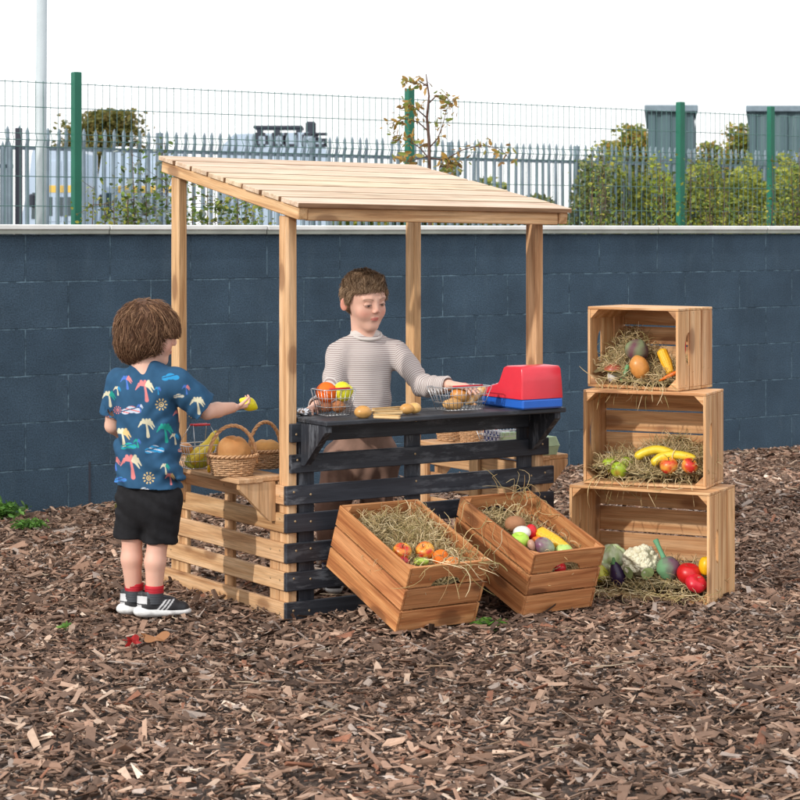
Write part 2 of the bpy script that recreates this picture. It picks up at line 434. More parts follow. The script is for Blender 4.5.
def roty(a): c, s = math.cos(a), math.sin(a); return np.array([[c, 0, s], [0, 1., 0], [-s, 0, c]])
SAZ, SEL, SUN, CLOUD, EXPO = 47., 27., 2.0, 12.0, 0.42
# ================================================================ SETTING
mb = MB(); S_ = 160.
xs = np.array([-S_, -8, -4, 0, 4, 8, S_]); ys = np.array([-40., 3, 6, 9, 12, 20, 60, 240])
V = np.array([[x, y, -.012] for y in ys for x in xs]); mb.grid(V, len(xs), len(ys), mat=0, smooth=False); mb.build('ground', 'mulch_base', kind='structure')
# wall line (front face at ground)
WT = math.radians(35.2); WU = np.array([math.cos(WT), math.sin(WT), 0]); WN = np.array([math.sin(WT), -math.cos(WT), 0])   # WN points to the camera side
W0 = np.array([(26-CX)/F*9.79, 9.79, 0.])
def wl(t, d=0, z=0): return W0+WU*t-WN*d+np.array([0, 0, z])          # t along the wall, d behind it
def yard():
    mb = MB(); a, b = -14., 40.
    P = [wl(a, .3, -.008), wl(b, .3, -.008), wl(b, 60, -.008), wl(a-30, 60, -.008)]
    mb.add(P, [np.array([[0, 1, 2, 3]])]); mb.build('yard', 'tarmac', kind='structure')
    mb = MB(); P = [wl(a, .2, -.004), wl(b, .2, -.004), wl(b, 4.5, -.004), wl(a, 4.5, -.004)]
    mb.add(P, [np.array([[0, 1, 2, 3]])]); mb.build('grass_verge', 'field_grass', kind='structure')
yard()
def wall():
    root = thing('block_wall', wl(0), 'dark blue painted block wall with a pale flat coping behind the play stall', 'wall')
    mb = MB(); a, b = -6.75, 15.75; z1 = 1.332; nx = 60
    for d, fl in ((0, False), (.2, True)):
        V = []; g = []
        for z in (-.1, z1):
            for i in range(nx+1):
                t = a+(b-a)*i/nx; V.append(wl(t, d, z)); g.append((t, z+.018, d))
        Q = []
        for i in range(nx): q = [i, i+1, nx+2+i, nx+1+i]; Q.append(q[::-1] if fl else q)
        mb.add(V, [np.array(Q)], 0, np.array(g))
    for t, fl in ((a, True), (b, False)):
        V = [wl(t, 0, -.1), wl(t, .2, -.1), wl(t, .2, z1), wl(t, 0, z1)]; mb.add(V, [np.array([[0, 1, 2, 3]] if not fl else [[3, 2, 1, 0]])], 0, np.array([(0, -.1, 0), (.2, -.1, 0), (.2, z1, 0), (0, z1, 0)])+[t, 0, 0])
    mb.build('wall_face', 'wall_paint', root)
    # coping: flags of 0.9 m, each slightly uneven, with bevelled front edge
    mb = MB(); t = a-.02
    while t < b:
        L = .895; dz = RNG.normal()*.0012
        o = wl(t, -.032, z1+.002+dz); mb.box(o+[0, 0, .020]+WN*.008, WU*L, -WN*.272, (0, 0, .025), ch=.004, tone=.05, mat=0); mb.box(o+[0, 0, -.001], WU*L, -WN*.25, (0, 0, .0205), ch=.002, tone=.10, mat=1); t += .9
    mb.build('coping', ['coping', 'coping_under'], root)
    mb = MB(); mb.box(wl(.33, -.002, -.05), (0, 0, .275), WU*.012, -WN*.004, ch=.0005, tone=0); mb.build('expansion_joint', 'darkpole', root)
    # weed and dirt drips on the joint under the coping are left to the paint
wall()
# ---------------------------------------------------------------- green mesh fence
MW = np.array([(76-CX)/F*12.53, 12.53, 0.])
def ml(t, d=0, z=0): return MW+WU*t-WN*d+np.array([0, 0, z])
def meshfence():
    root = thing('mesh_fence', ml(0), 'green welded mesh fence on square green posts just behind the block wall', 'fence'); top = 2.26
    posts = [-5., -2.5, 0, 2.5, 5., 5.95, 7.5, 10.]
    for i, t in enumerate(posts):
        mb = MB(); w = .052 if i != 5 else .046; mb.box(ml(t-w/2, -.03, 0), (0, 0, top+.06), WU*w, -WN*w, ch=.004); mb.build('post', 'green_paint', root)
    ps = [-5., -2.5, 0, 2.5, 5., 7.5, 10.]
    for a, b in zip(ps[:-1], ps[1:]):
        mb = MB(); n = int(round((b-a)/.05))
        zs = [0.05, top]
        for k in range(1, n):
            t = a+k*.05; zz = [.05, .62, .66, .70, 1.24, 1.28, 1.32, 1.86, 1.90, 1.94, top]; dd = [0, 0, .022, 0, 0, .022, 0, 0, .022, 0, 0]
            mb.tube([ml(t, .04-d_, z) for z, d_ in zip(zz, dd)], .0021, 4, cap=False)
        for z, d_ in [(.05, 0), (.25, 0), (.45, 0), (.62, 0), (.66, .022), (.70, 0), (.9, 0), (1.08, 0), (1.24, 0), (1.28, .022), (1.32, 0), (1.5, 0), (1.68, 0), (1.86, 0), (1.90, .022), (1.94, 0), (2.1, 0), (top-.01, 0)]:
            mb.tube([ml(a, .045-d_, z), ml(b, .045-d_, z)], .0026, 4, cap=False)
        mb.build('mesh_panel', 'green_wire', root)
meshfence()
# ---------------------------------------------------------------- palisade fence
PD = 30.; PW = np.array([(155-CX)/F*PD, PD, 0.])
def pl(t, d=0, z=0): return PW+WU*t-WN*d+np.array([0, 0, z])
def palisade():
    root = thing('palisade_fence', pl(0), 'galvanised steel palisade fence with pointed tops beyond the green mesh fence', 'fence')
    pitch = .148; top = 2.82; t0 = -5.2; t1 = 15.2; bay = pitch*18; t = t0; first = True
    while t < t1:
        mb = MB()
        for k in range(18):
            c = t+(k+.5)*pitch; w = .034; dz = RNG.normal()*.008; tl = RNG.normal()*.006
            # W-section pale: three facets, then a bent notched head
            for (za, zb, wa, wb, da, db) in ((.08, top-.30, w, w, 0, 0), (top-.30, top-.16, w, w*.78, 0, -.03), (top-.16, top-.06, w*.78, w*.9, -.03, -.02), (top-.06, top, w*.9, .004, -.02, -.02)):
                V = []
                for z, ww, dd in ((za, wa, da), (zb, wb, db)):
                    zz = z+dz
                    V += [pl(c-ww+tl*z, dd, zz), pl(c-ww*.4+tl*z, dd-.018, zz), pl(c+ww*.4+tl*z, dd-.018, zz), pl(c+ww+tl*z, dd, zz), pl(c+ww*.4+tl*z, dd-.014, zz), pl(c-ww*.4+tl*z, dd-.014, zz)]
                Q = [[i, (i+1) % 6, 6+(i+1) % 6, 6+i] for i in range(6)]
                mb.add(V, [np.array(Q)])
        mb.build('pale_panel', 'galv', root)
        for z in (.42, 2.50):
            mb = MB(); mb.box(pl(t, .02, z), WU*bay, -WN*.05, (0, 0, .055), ch=.003); mb.build('rail', 'galv', root)
        mb = MB(); mb.box(pl(t-.05, .07, 0), (0, 0, top-.02), WU*.10, -WN*.06, ch=.003); mb.build('post', 'galv', root)
        t += bay
palisade()
# close-boarded run of pales and gate posts at the far left
def gate():
    root = thing('steel_gate', pl(-5, -2), 'close-set steel palisade gate with a dark post at the far left edge', 'gate')
    b0 = at(18, 232, 27.5); e = WU
    mb = MB(); mb.box((b0[0]-.04, b0[1], 0), (0, 0, 2.74), (.085, 0, 0), (0, .085, 0), ch=.004); mb.build('gate_post', 'darkpole', root)
    mb = MB()
    for k in range(16):
        c = b0-e*(.12+k*.10); w = .04; V = []
        for z, ww in ((.08, w), (2.45, w), (2.56, .005)):
            V += [c-e*ww+(0, 0, z-HC), c-WN*-.02+(0, 0, z-HC), c+e*ww+(0, 0, z-HC), c+WN*-.004+(0, 0, z-HC)]
        V = np.array(V); V[:, 2] += HC-b0[2]
        Q = [[4*r+i, 4*r+(i+1) % 4, 4*r+4+(i+1) % 4, 4*r+4+i] for r in range(2) for i in range(4)]
        mb.add(V, [np.array(Q)])
    mb.build('pale_panel', 'galv', root)
    for z in (.4, 2.2): mb = MB(); mb.box(b0*[1, 1, 0]+[0, 0, z]-e*1.75-WN*.03, e*1.7, -WN*.04, (0, 0, .05), ch=.003); mb.build('gate_rail', 'galv', root)
gate()
mb = MB(); p = at(40.5, 232, 12.6); q = [(p[0]+.002*k, p[1], z) for k, z in ((-4, 0), (0, 1.4), (4, 2.8))]
mb.tube(q, [.036, .034, .034], 12); mb.tube([(p[0]+.008, p[1], 2.8), (p[0]+.008, p[1], 2.84)], [.04, .015], 12)
mb.build('steel_pole', 'greypole', **P_('thick pale grey steel pole standing behind the wall, left of the green post', 'pole'))
# ---------------------------------------------------------------- vehicles beyond the palisade
def van(px0, px1, ytop, Y, label, kind):
    """side-on white van; x runs right; s = metres per pixel"""
    m = Y/F; x0 = (px0-CX)*m; x1 = (px1-CX)*m; zt = HC+(HY-ytop)*m; L = x1-x0
    root = thing('parked_van', ((x0+x1)/2, Y, 0), label, 'van', 'white vans parked beyond the palisade fence')
    w = 2.0
    prof = [(0, .35), (0, zt*.52), (L*.035, zt*.58), (L*.13, zt*.80), (L*.17, zt*.97), (L*.20, zt), (L*.985, zt*.995), (L, zt*.97), (L, .35)]
    mb = MB(); prof_s = prof
    mb.prism(prof_s, (x0, Y, 0), (1, 0, 0), (0, 0, 1), (0, 1, 0), w, 0)
    # raised side panel pressings
    for a, b in ((.36, .64), (.67, .95)): mb.box((x0+L*a, Y-.014, zt*.5), (L*(b-a), 0, 0), (0, 0, zt*.42), (0, .02, 0), ch=.01, tone=.02)
    mb.build('body', 'vanwhite', root)
    mb = MB()
    mb.prism([(L*.165, zt*.52), (L*.18, zt*.70), (L*.31, zt*.70), (L*.31, zt*.52)], (x0, Y-.012, 0), (1, 0, 0), (0, 0, 1), (0, 1, 0), .02); mb.build('side_window', 'vanglass', root)
    mb = MB(); mb.prism([(L*.045, zt*.60), (L*.125, zt*.785), (L*.128, zt*.785), (L*.05, zt*.60)], (x0-.03, Y+.15, 0), (1, 0, 0), (0, 0, 1), (0, 1, 0), w-.3); mb.build('windscreen', 'vanglass', root)
    mb = MB()
    for a, b in ((.35, .65), (.66, .98)): mb.box((x0+L*a, Y-.02, zt*.70), (L*(b-a), 0, 0), (0, 0, zt*.05), (0, .015, 0), ch=.004)
    mb.build('stripe', 'vanyellow', root)
    for a in (.38, .55, .72): mb = MB(); mb.box((x0+L*a, Y-.024, zt*.54), (L*.12, 0, 0), (0, 0, zt*.13), (0, .015, 0), ch=.004); mb.build('side_window', 'vanglass', root)
    for a in (.17, .80):
        mb = MB(); c = np.array((x0+L*a, Y-.01, .36)); T = [(np.cos(t)*.30, 0, np.sin(t)*.30) for t in np.linspace(0, 2*PI, 20, endpoint=False)]
        mb.tube([c+t+(0, .12, 0) for t in T], .11, 8, True); wh = mb.build('wheel', 'tyre', root)
        mb = MB(); mb.tube([c+(0, .02, 0), c+(0, .2, 0)], [.2, .2], 14); mb.build('rim', 'galv', wh)
    mb = MB(); mb.box((x0+L*.15, Y-.22, zt*.60), (.12, 0, 0), (0, .2, 0), (0, 0, .28), ch=.03); mb.build('mirror', 'darkpole', root)
    mb = MB(); mb.box((x0+L*.0-.03, Y+.1, .7), (.05, 0, 0), (0, .3, 0), (0, 0, .2), ch=.02); mb.build('headlight', 'lampglass', root)
    if kind:
        mb = MB(); mb.box((x0+L*.25, Y+.5, zt), (.5, 0, 0), (0, .9, 0), (0, 0, .12), ch=.04); mb.build('beacon', 'lampglass', root)
van(21, 84, 149, 44., 'white high-roofed van showing its dark cab window behind the grey steel pole', 0)
van(86, 178, 151, 47., 'white high-roofed van with yellow side stripe behind the leafy shrub', 1)
def lorry():
    Y = 60.; m = Y/F; x0 = (222-CX)*m; x1 = (330-CX)*m; zt = HC+(HY-134)*m; L = x1-x0
    root = thing('lorry', ((x0+x1)/2, Y, 0), 'large white box lorry with a dark roof rack, seen over the stall roof', 'lorry')
    mb = MB(); pts = [(0, .9), (0, zt-.35), (.35, zt), (L*.80, zt+.05), (L*.93, zt-.15), (L, zt-.8), (L, .9)]
    mb.prism(pts, (x0, Y, 0), (1, 0, 0), (0, 0, 1), (0, 1, 0), 2.4); mb.build('body', 'vanwhite', root)
    mb = MB(); mb.box((x0+.9, Y+.2, zt+.17), (1.44, 0, 0), (0, 1.2, 0), (0, 0, .09), ch=.02)
    for fx in (1.0, 1.5, 2.15): mb.box((x0+fx, Y+.25, zt-.02), (0, 0, .24), (.18, 0, 0), (0, .2, 0), ch=.01)
    mb.build('roof_rack', 'darkpole', root)
    mb = MB(); mb.box((x0+L*.77, Y+.2, zt), (0, 0, .38), (.30, 0, 0), (0, .3, 0), ch=.05); mb.build('roof_lamp', 'darkpole', root)
    mb = MB()
    # worn dark lettering, only its blocky strokes are readable through the fences
    def stroke(x, z, w, h): mb.box((x0+x, Y-.03, z), (w, 0, 0), (0, 0, h), (0, .02, 0), ch=.002)
    h = .42; z = HC+(HY-147)*m
    for px, kind in ((255, 'D'), (272, 'D'), (284, 'U'), (302, 'A'), (315, 'S')):
        x = (px-222)*m
        if kind == 'D': stroke(x, z, .1, h); stroke(x+.3, z+.08, .1, h-.16); stroke(x+.1, z, .2, .09); stroke(x+.1, z+h-.09, .2, .09)
        if kind == 'U': stroke(x, z, .1, h); stroke(x+.3, z, .1, h); stroke(x+.1, z, .2, .09)
        if kind == 'A': stroke(x, z, .1, h-.05); stroke(x+.28, z, .1, h-.05); stroke(x+.06, z+h-.09, .26, .09); stroke(x+.1, z+.14, .18, .07)
        if kind == 'S':
            for q in (0, h/2-.045, h-.09): stroke(x, z+q, .36, .09)
            stroke(x, z+h/2, .1, h/2-.05); stroke(x+.26, z+.05, .1, h/2-.08)
    mb.build('lettering', 'darkpole', root)
    for a in (.15, .8):
        mb = MB(); c = np.array((x0+L*a, Y, .5)); mb.tube([c+np.array((np.cos(t)*.36, .14, np.sin(t)*.36)) for t in np.linspace(0, 2*PI, 20, endpoint=False)], .14, 8, True); mb.build('wheel', 'tyre', root)
lorry()
mb = None
# ---------------------------------------------------------------- clad buildings
def clad(px0, px1, Y, ztop, label, dep=8.):
    m = Y/F; x0 = (px0-CX)*m; x1 = (px1-CX)*m; root = thing('warehouse', ((x0+x1)/2, Y, 0), label, 'building', 'grey-green clad warehouses')
    mb = MB(); n = int((x1-x0)/.33); V = []; pts = []
    for k in range(n+1):
        x = x0+(x1-x0)*k/n; pts += [(x, 0)] if k == n else [(x, 0), (x+.17, 0), (x+.20, .05), (x+.30, .05)]
    for z in (0, ztop):
        for x, d in pts: V.append((x, Y+d, z))
    mb.grid(np.array(V), len(pts), 2, smooth=False)
    k_ = (Y+dep)/Y*1.01; mb.add([(x0, Y, 0), (x0*k_, Y+dep, 0), (x0*k_, Y+dep, ztop), (x0, Y, ztop), (x1, Y, 0), (x1*k_, Y+dep, 0), (x1*k_, Y+dep, ztop), (x1, Y, ztop)], [np.array([[0, 3, 2, 1], [4, 5, 6, 7], [1, 2, 6, 5]])])
    mb.build('clad_wall', 'clad', root)
    mb = MB(); mb.box((x0-.1, Y-.12, ztop), (x1-x0+.2, 0, 0), (x0*(k_-1), dep+.2, 0), (0, 0, .16), ch=.02); mb.build('roof', 'galv', root)
clad(648, 693, 48., HC+(HY-112)*48/F, 'grey-green ribbed metal warehouse behind the trees, right of the stall roof')
clad(749, 812, 52., HC+(HY-112)*52/F, 'grey-green ribbed metal warehouse at the far right edge')
# ---------------------------------------------------------------- leaves and plants
def leafset(mb, P, size, cols, cup=.25, horiz=.5, aspect=.6):
    """one folded six-vertex leaf per point"""
    P = np.asarray(P, float); n = len(P)
    if n == 0: return
    d = RNG.normal(size=(n, 3)); d[:, 2] *= horiz; d /= np.linalg.norm(d, axis=1)[:, None]
    u = RNG.normal(size=(n, 3)); u -= d*(u*d).sum(1)[:, None]; u /= np.linalg.norm(u, axis=1)[:, None]; w = np.cross(d, u)
    s = size*(.6+.8*RNG.random(n))[:, None]; a = aspect*.5
    V = np.stack([P, P+s*(.35*d+a*u+cup*.3*w), P+s*(.75*d+a*.8*u+cup*.3*w), P+s*d, P+s*(.75*d-a*.8*u+cup*.3*w), P+s*(.35*d-a*u+cup*.3*w)], 1).reshape(-1, 3)
    i = np.arange(n)[:, None]*6
    Q = np.concatenate([i+np.array([[0, 1, 2, 3]]), i+np.array([[0, 3, 4, 5]])]); c = np.array(cols)[RNG.integers(0, len(cols), n)]*(.75+.5*RNG.random((n, 1)))
    mb.add(V, [Q], 0, None, np.repeat(c, 6, 0))
GREENS = [(.12, .19, .04), (.16, .25, .05), (.08, .13, .03), (.22, .30, .08), (.06, .09, .03)]
YELG = [(.32, .34, .05), (.24, .29, .05), (.40, .38, .07), (.14, .19, .04), (.09, .11, .03)]
AUT = [(.40, .24, .06), (.32, .28, .07), (.22, .26, .06), (.46, .28, .09), (.26, .15, .06)]
def shrub(cx, Y, z0, h, w, nstem, leaf, cols, label, cat='shrub', group=None, dens=260, lean=.15, name='shrub', lsize=None):
    root = thing(name, (cx, Y, z0), label, cat, group); ms = MB(); P = []
    for k in range(nstem):
        a = RNG.random()*2*PI; r = w*.5*RNG.random()**.6; hh = h*(.70+.30*RNG.random()) if k else h
        top = np.array([cx+math.cos(a)*r, Y+math.sin(a)*r*.6, z0+hh]); b = np.array([cx+math.cos(a)*r*.25, Y+math.sin(a)*r*.15, z0-.02])
        t = np.linspace(0, 1, 8)[:, None]; path = b+(top-b)*t+np.array([math.cos(a), math.sin(a), 0])*lean*h*.15*np.sin(t*PI)+RNG.normal(size=(8, 3))*.008
        ms.tube(path, np.linspace(.006+.003*h, .0015, 8), 5, col=(.8, .8, .8))
        m = int(dens*(5.5 if cx < 0 else 2.0)*hh/nstem); tt = .15+.85*RNG.random(m)**.8; i = np.minimum((tt*7).astype(int), 6); f = tt*7-i
        base = path[i]*(1-f)[:, None]+path[i+1]*f[:, None]; sp = (.05+.15*w)*(1.1-tt*.45)
        off = RNG.normal(size=(m, 3))*sp[:, None]*[1, .8, .6]; P.append(base+off)
        for q in range(0, m, 12): ms.tube([base[q], base[q]+off[q]], [.002, .001], 3, cap=False)
    ms.build('stems', 'stem', root); ml_ = MB(); leafset(ml_, np.concatenate(P), leaf*.74, cols); ml_.build('foliage', 'leaf', root)
def zt(py, Y): return HC+(HY-py)/F*Y
def xt(px, Y): return (px-CX)/F*Y
gs = 'weedy shrubs growing behind the wall'
shrub(xt(150, 11.4), 11.4, 0, zt(142, 11.4), .42, 9, .042, GREENS+[(.30, .33, .30), (.22, .26, .2)], 'tall loose leafy shrub behind the wall just left of the stall roof', group=gs, dens=330)
shrub(xt(112, 11.2), 11.2, 0, zt(188, 11.2), .34, 7, .032, YELG, 'short yellow-green weed bush left of the tall leafy shrub', group=gs, dens=260)
shrub(xt(212, 11.7), 11.7, 0, zt(176, 11.7), .45, 9, .040, GREENS+YELG, 'green bush seen under the left slope of the stall roof', group=gs, dens=300)
shrub(xt(250, 12.0), 12.0, 0, zt(196, 12.), .30, 6, .034, YELG, 'small thin bush beside the green bush, seen under the roof beam', group=gs, dens=240)
shrub(xt(601, 14.0), 14.0, 0, zt(150, 14.), .30, 7, .036, GREENS+YELG, 'tall narrow brown-green weed right of the stall roof', group=gs, dens=420)
shrub(xt(588, 13.7), 13.7, 0, zt(180, 13.7), .40, 8, .034, GREENS+YELG, 'bushy weed at the foot of the tall narrow weed by the roof corner', group=gs, dens=330)
shrub(xt(626, 14.1), 14.1, 0, zt(200, 14.1), .40, 8, .034, YELG, 'low yellow-green bush behind the wall above the top crate', group=gs, dens=300)
shrub(xt(655, 14.4), 14.4, 0, zt(190, 14.4), .34, 7, .036, YELG+GREENS, 'spreading bush with one tall shoot left of the second green post', group=gs, dens=300)
shrub(xt(664, 14.5), 14.5, 0, zt(152, 14.5), .10, 3, .040, [(.3, .36, .04), (.2, .28, .03)], 'single bright green shoot standing clear above the fence rail', group=gs, dens=90)
shrub(xt(703, 14.8), 14.8, 0, zt(150, 14.8), .32, 8, .036, GREENS+YELG, 'tall narrow weed just right of the second green post', group=gs, dens=420)
shrub(xt(733, 15.1), 15.1, 0, zt(192, 15.1), .42, 8, .036, YELG, 'low bush between the two right-hand tall weeds', group=gs, dens=300)
shrub(xt(790, 15.6), 15.6, 0, zt(146, 15.6), .36, 8, .038, GREENS+YELG, 'tall weed at the right edge beside the last green post', group=gs, dens=420)
shrub(xt(764, 15.3), 15.3, 0, zt(200, 15.3), .30, 6, .036, YELG, 'low bush left of the last green post', group=gs, dens=260)
# sapling behind the stall roof
def sapling():
    Y = 11.9; m = Y/F; root = thing('sapling', (xt(430, Y), Y, 0), 'slender sapling with orange autumn leaves rising behind the stall roof', 'tree')
    ms = MB(); ml_ = MB()
    T = [np.array([xt(px, Y), Y, zt(py, Y)]) for px, py in ((432, 460), (431, 300), (430, 215), (429.5, 168), (429, 140), (427, 118), (429, 96), (426, 74))]
    T[0][2] = -.02
    ms.tube(T, [.016, .014, .012, .0105, .0095, .008, .006, .003], 8); ms.build('trunk', 'stem', root)
    mb2 = MB(); P = []
    br = [((430, 160), (420, 148), (408, 140), (396, 138)), ((430, 158), (445, 160), (462, 150), (482, 145), (500, 149), (510, 158)), ((430, 147), (438, 138), (443, 124), (447, 108)), ((429, 132), (418, 122), (404, 119), (388, 125)),
          ((427, 118), (415, 108), (408, 104)), ((430, 156), (420, 158), (408, 163), (400, 160)), ((428, 104), (437, 95), (446, 97), (452, 104)), ((427, 86), (418, 80), (410, 82)), ((445, 158), (452, 165), (450, 160)), ((440, 166), (448, 168), (456, 162))]
    for b in br:
        pts = np.array([(xt(px, Y), Y+(.0 if k == 0 else RNG.normal()*.04), zt(py, Y)) for k, (px, py) in enumerate(b)])
        t = np.linspace(0, len(pts)-1, 14); i = np.minimum(t.astype(int), len(pts)-2); f = (t-i)[:, None]; path = pts[i]*(1-f)+pts[i+1]*f
        mb2.tube(path, np.linspace(.005, .0015, 14), 5)
        for k in range(4, 14):
            for q in range(5 if k > 6 else 2): P.append(path[k]+RNG.normal(size=3)*[.028, .03, .022])
    mb2.build('branches', 'stem', root); leafset(ml_, P, .042, AUT, aspect=.42, horiz=.7); ml_.build('crown', 'leaf', root)
sapling()
def bigtree(px, Y, ptop, pw, label, cols, n, leaf, group=None, trunkpx=None):
    m = Y/F; zc = zt(ptop, Y); root = thing('tree', (xt(px, Y), Y, 0), label, 'tree', group); w = pw*m/2; h = zc
    mt = MB(); x = xt(px, Y)
    mt.tube([(x, Y, -.05), (x+.05, Y, h*.35), (x-.05, Y+.1, h*.7), (x, Y, h*.9)], [.05*h, .04*h, .022*h, .008*h], 8)
    ms = []; cl = []
    for k in range(int(9+w*3)):
        a = RNG.random()*2*PI; r = w*RNG.random()**.5; zz = h*(.42+.55*RNG.random()*(1-.35*(r/w)**2)); c = np.array([x+math.cos(a)*r, Y+math.sin(a)*r, zz])
        mt.tube([(x, Y, h*.3+.3*RNG.random()), ((x+c[0])/2, (Y+c[1])/2, zz*.8), c], [.018*h, .01*h, .003*h], 5); cl.append(c)
    mt.build('trunk', 'bark', root)
    cl = np.array(cl); ii = RNG.integers(0, len(cl), n); P = cl[ii]+RNG.normal(size=(n, 3))*[w*.22+.1, w*.22+.1, h*.075]
    P = P[P[:, 2] < h*1.02]
    mb = MB(); leafset(mb, P, leaf, cols); mb.build('crown', 'leaf', root)
gt = 'trees beyond the palisade fence'
bigtree(116, 58, 114, 74, 'broad yellow-green tree above the white vans at left', [(.16, .16, .04), (.22, .20, .05), (.12, .12, .03), (.26, .20, .06)], 15000, .13, gt)
bigtree(634, 62, 127, 34, 'yellowish tree against the left edge of the nearer warehouse', YELG+AUT[:2], 10000, .13, gt)
bigtree(610, 64, 143, 42, 'low rounded tree left of the yellowish tree by the warehouse', YELG+AUT[:2], 9000, .13, gt)
bigtree(738, 66, 127, 34, 'yellowish tree against the left edge of the farther warehouse', YELG+AUT[:2], 9000, .13, gt)
bigtree(712, 68, 145, 44, 'low rounded tree between the two warehouses', YELG+AUT[:2], 9000, .13, gt)
# a far hedge and scrub between palisade and buildings: one mass each
def mass(name, px0, px1, Y, ptop0, ptop1, n, leaf, cols, label, cat, dep=1.5):
    t = RNG.random(n); px = px0+(px1-px0)*t; y = Y+dep*RNG.random(n)
    top = np.array([zt(ptop0+(ptop1-ptop0)*k, Y) for k in t])*((.97+.10*vnoise(np.c_[px*.25, px*0, px*0].astype(np.float32), 1.0)) if name == 'scrub' else 1)*((1 if name == 'scrub' else .82)+(.05 if name == 'scrub' else .22)*vnoise(np.c_[px*.06, px*0, px*0].astype(np.float32), 1.0))
    z = top*RNG.random(n)**.55; mb = MB(); leafset(mb, np.c_[(px-CX)/F*y, y, z], leaf, cols)
    # dark twiggy inside
    mb.build(name, 'leaf', **P_(label, cat, kind='stuff'))
mass('hedge', 480, 610, 34, 160, 158, 8500, .085, [(.15, .18, .07), (.22, .25, .08), (.09, .11, .04), (.30, .30, .13)], 'dark hedge behind the palisade fence right of the stall roof', 'hedge')
mass('scrub', 585, 830, 35, 163, 166, 15000, .085, [(.42, .44, .08), (.34, .38, .07), (.24, .28, .06)]+YELG+[(.34, .34, .05)], 'bright yellow-green scrub behind the palisade fence at right', 'scrub')
mass('far_hedge', 335, 500, 70, 196, 160, 6000, .3, YELG, 'distant low green hedge glimpsed over the stall roof', 'hedge')
# ---------------------------------------------------------------- wood chip mulch
def chips():
    n = 215000
    y = (4.3**2+RNG.random(n)*(15.**2-4.3**2))**.5; x = (RNG.random(n)-.5)*.66*y
    k = ((np.c_[x, y, np.zeros(n)]-W0)@WN) > .01; x, y = x[k], y[k]; n = len(x)
    L = np.clip(RNG.lognormal(math.log(.0235), .62, n), .006, .12); Wd = np.clip(L*(.16+.36*RNG.random(n)), 0.003, .024); T = .0015+.004*RNG.random(n)
    mound = .006*vnoise(np.c_[x, y, np.zeros(n)].astype(np.float32), 3.)
    z = mound+.016*RNG.random(n)**1.3
    a = RNG.random(n)*PI; tl = RNG.normal(size=n)*.28; rl = RNG.normal(size=n)*.4
    d = np.stack([np.cos(a)*np.cos(tl), np.sin(a)*np.cos(tl), np.sin(tl)], 1); up = np.tile([0, 0, 1.], (n, 1)); s = np.cross(up, d); s /= np.linalg.norm(s, axis=1)[:, None]; u = np.cross(d, s)
    s, u = s*np.cos(rl)[:, None]+u*np.sin(rl)[:, None], u*np.cos(rl)[:, None]-s*np.sin(rl)[:, None]
    C = np.stack([x, y, z], 1); V = []
    for sx in (-1, 1):
        for sy in (-1, 1):
            for sz in (-1, 1):
                jl = (.8+.4*RNG.random(n))*sx; jw = sy*(.05+1.05*RNG.random(n))+.35*RNG.normal(size=n); V.append(C+d*(jl*L/2)[:, None]+s*(jw*Wd/2)[:, None]+u*(sz*T/2)[:, None])
    V = np.stack(V, 1).reshape(-1, 3); i = np.arange(n)[:, None]*8
    Q = np.concatenate([i+np.array([q]) for q in ((0, 1, 3, 2), (4, 6, 7, 5), (0, 4, 5, 1), (2, 3, 7, 6), (1, 5, 7, 3), (0, 2, 6, 4))])
    pal = np.array([(.065, .043, .033), (.105, .070, .053), (.15, .098, .073), (.22, .142, .105), (.30, .21, .16), (.37, .28, .22), (.29, .245, .22), (.18, .085, .055), (.48, .40, .335)])
    pi = RNG.choice(len(pal), n, p=[.11, .18, .21, .21, .13, .05, .07, .03, .01]); c = pal[pi]*[1.30, 1.23, 1.16]*(.8+.45*RNG.random((n, 1)))*(1+.22*vnoise(np.c_[x, y, np.zeros(n)].astype(np.float32), 1.7, 3))[:, None]
    mb = MB(); mb.add(V, [Q], 0, None, np.repeat(c, 8, 0)); mb.build('wood_chips', 'chip', label='brown bark and wood chip mulch covering the ground', category='mulch', kind='stuff')
chips()
def twigs():
    mb = MB()
    for k in range(420):
        y = (4.4**2+RNG.random()*(13.**2-4.4**2))**.5; x = (RNG.random()-.5)*.54*y
        if (np.array([x, y, 0])-W0)@WN < .05: continue
        a = RNG.random()*PI; L = .05+.12*RNG.random(); d = np.array([math.cos(a), math.sin(a), 0]); p = np.array([x, y, .018+.006*RNG.random()])
        mb.tube([p, p+d*L*.5+RNG.normal(size=3)*[.008, .008, .002], p+d*L+RNG.normal(size=3)*[.01, .01, .003]], [.0022, .002, .001], 4, col=random.choice([(.30, .2, .13), (.45, .36, .26), (.12, .07, .05)]))
    mb.build('twigs', 'chip', label='thin dry twigs and stalks scattered over the mulch', category='twigs', kind='stuff')
twigs()
def ground_leaf(px, py, size, col, label, rot=0., jag=5):
    Y = F*(HC-.03)/(py-HY); c = at(px, py, Y); mb = MB(); pts = []; n = 44
    for k in range(n):
        a = k/n*2*PI; r = size*(.62+.38*abs(math.cos(a*jag/2))**1.5); pts.append(c+[math.cos(a+rot)*r, math.sin(a+rot)*r*.9, .010*math.sin(a*3)+.012*math.cos(2*a)])
    V = [c+[0, 0, .004]]+pts; fs = np.array([[0, 1+k, 1+(k+1) % n] for k in range(n)]); mb.add(V, [fs], 0, None, np.array(col))
    mb.tube([c, c+[-size*1.2, -.01, .006]], [.002, .001], 4, col=col); mb.build('fallen_leaf', 'leaf', **P_(label, 'leaf'))
ground_leaf(155, 638, .050, (.50, .24, .11), 'curled orange-brown dead leaf on the mulch below the black trainers', .4)
ground_leaf(134, 641, .030, (.50, .03, .03), 'crumpled red leaf on the mulch, left of the orange-brown leaf', 1.2, 7)
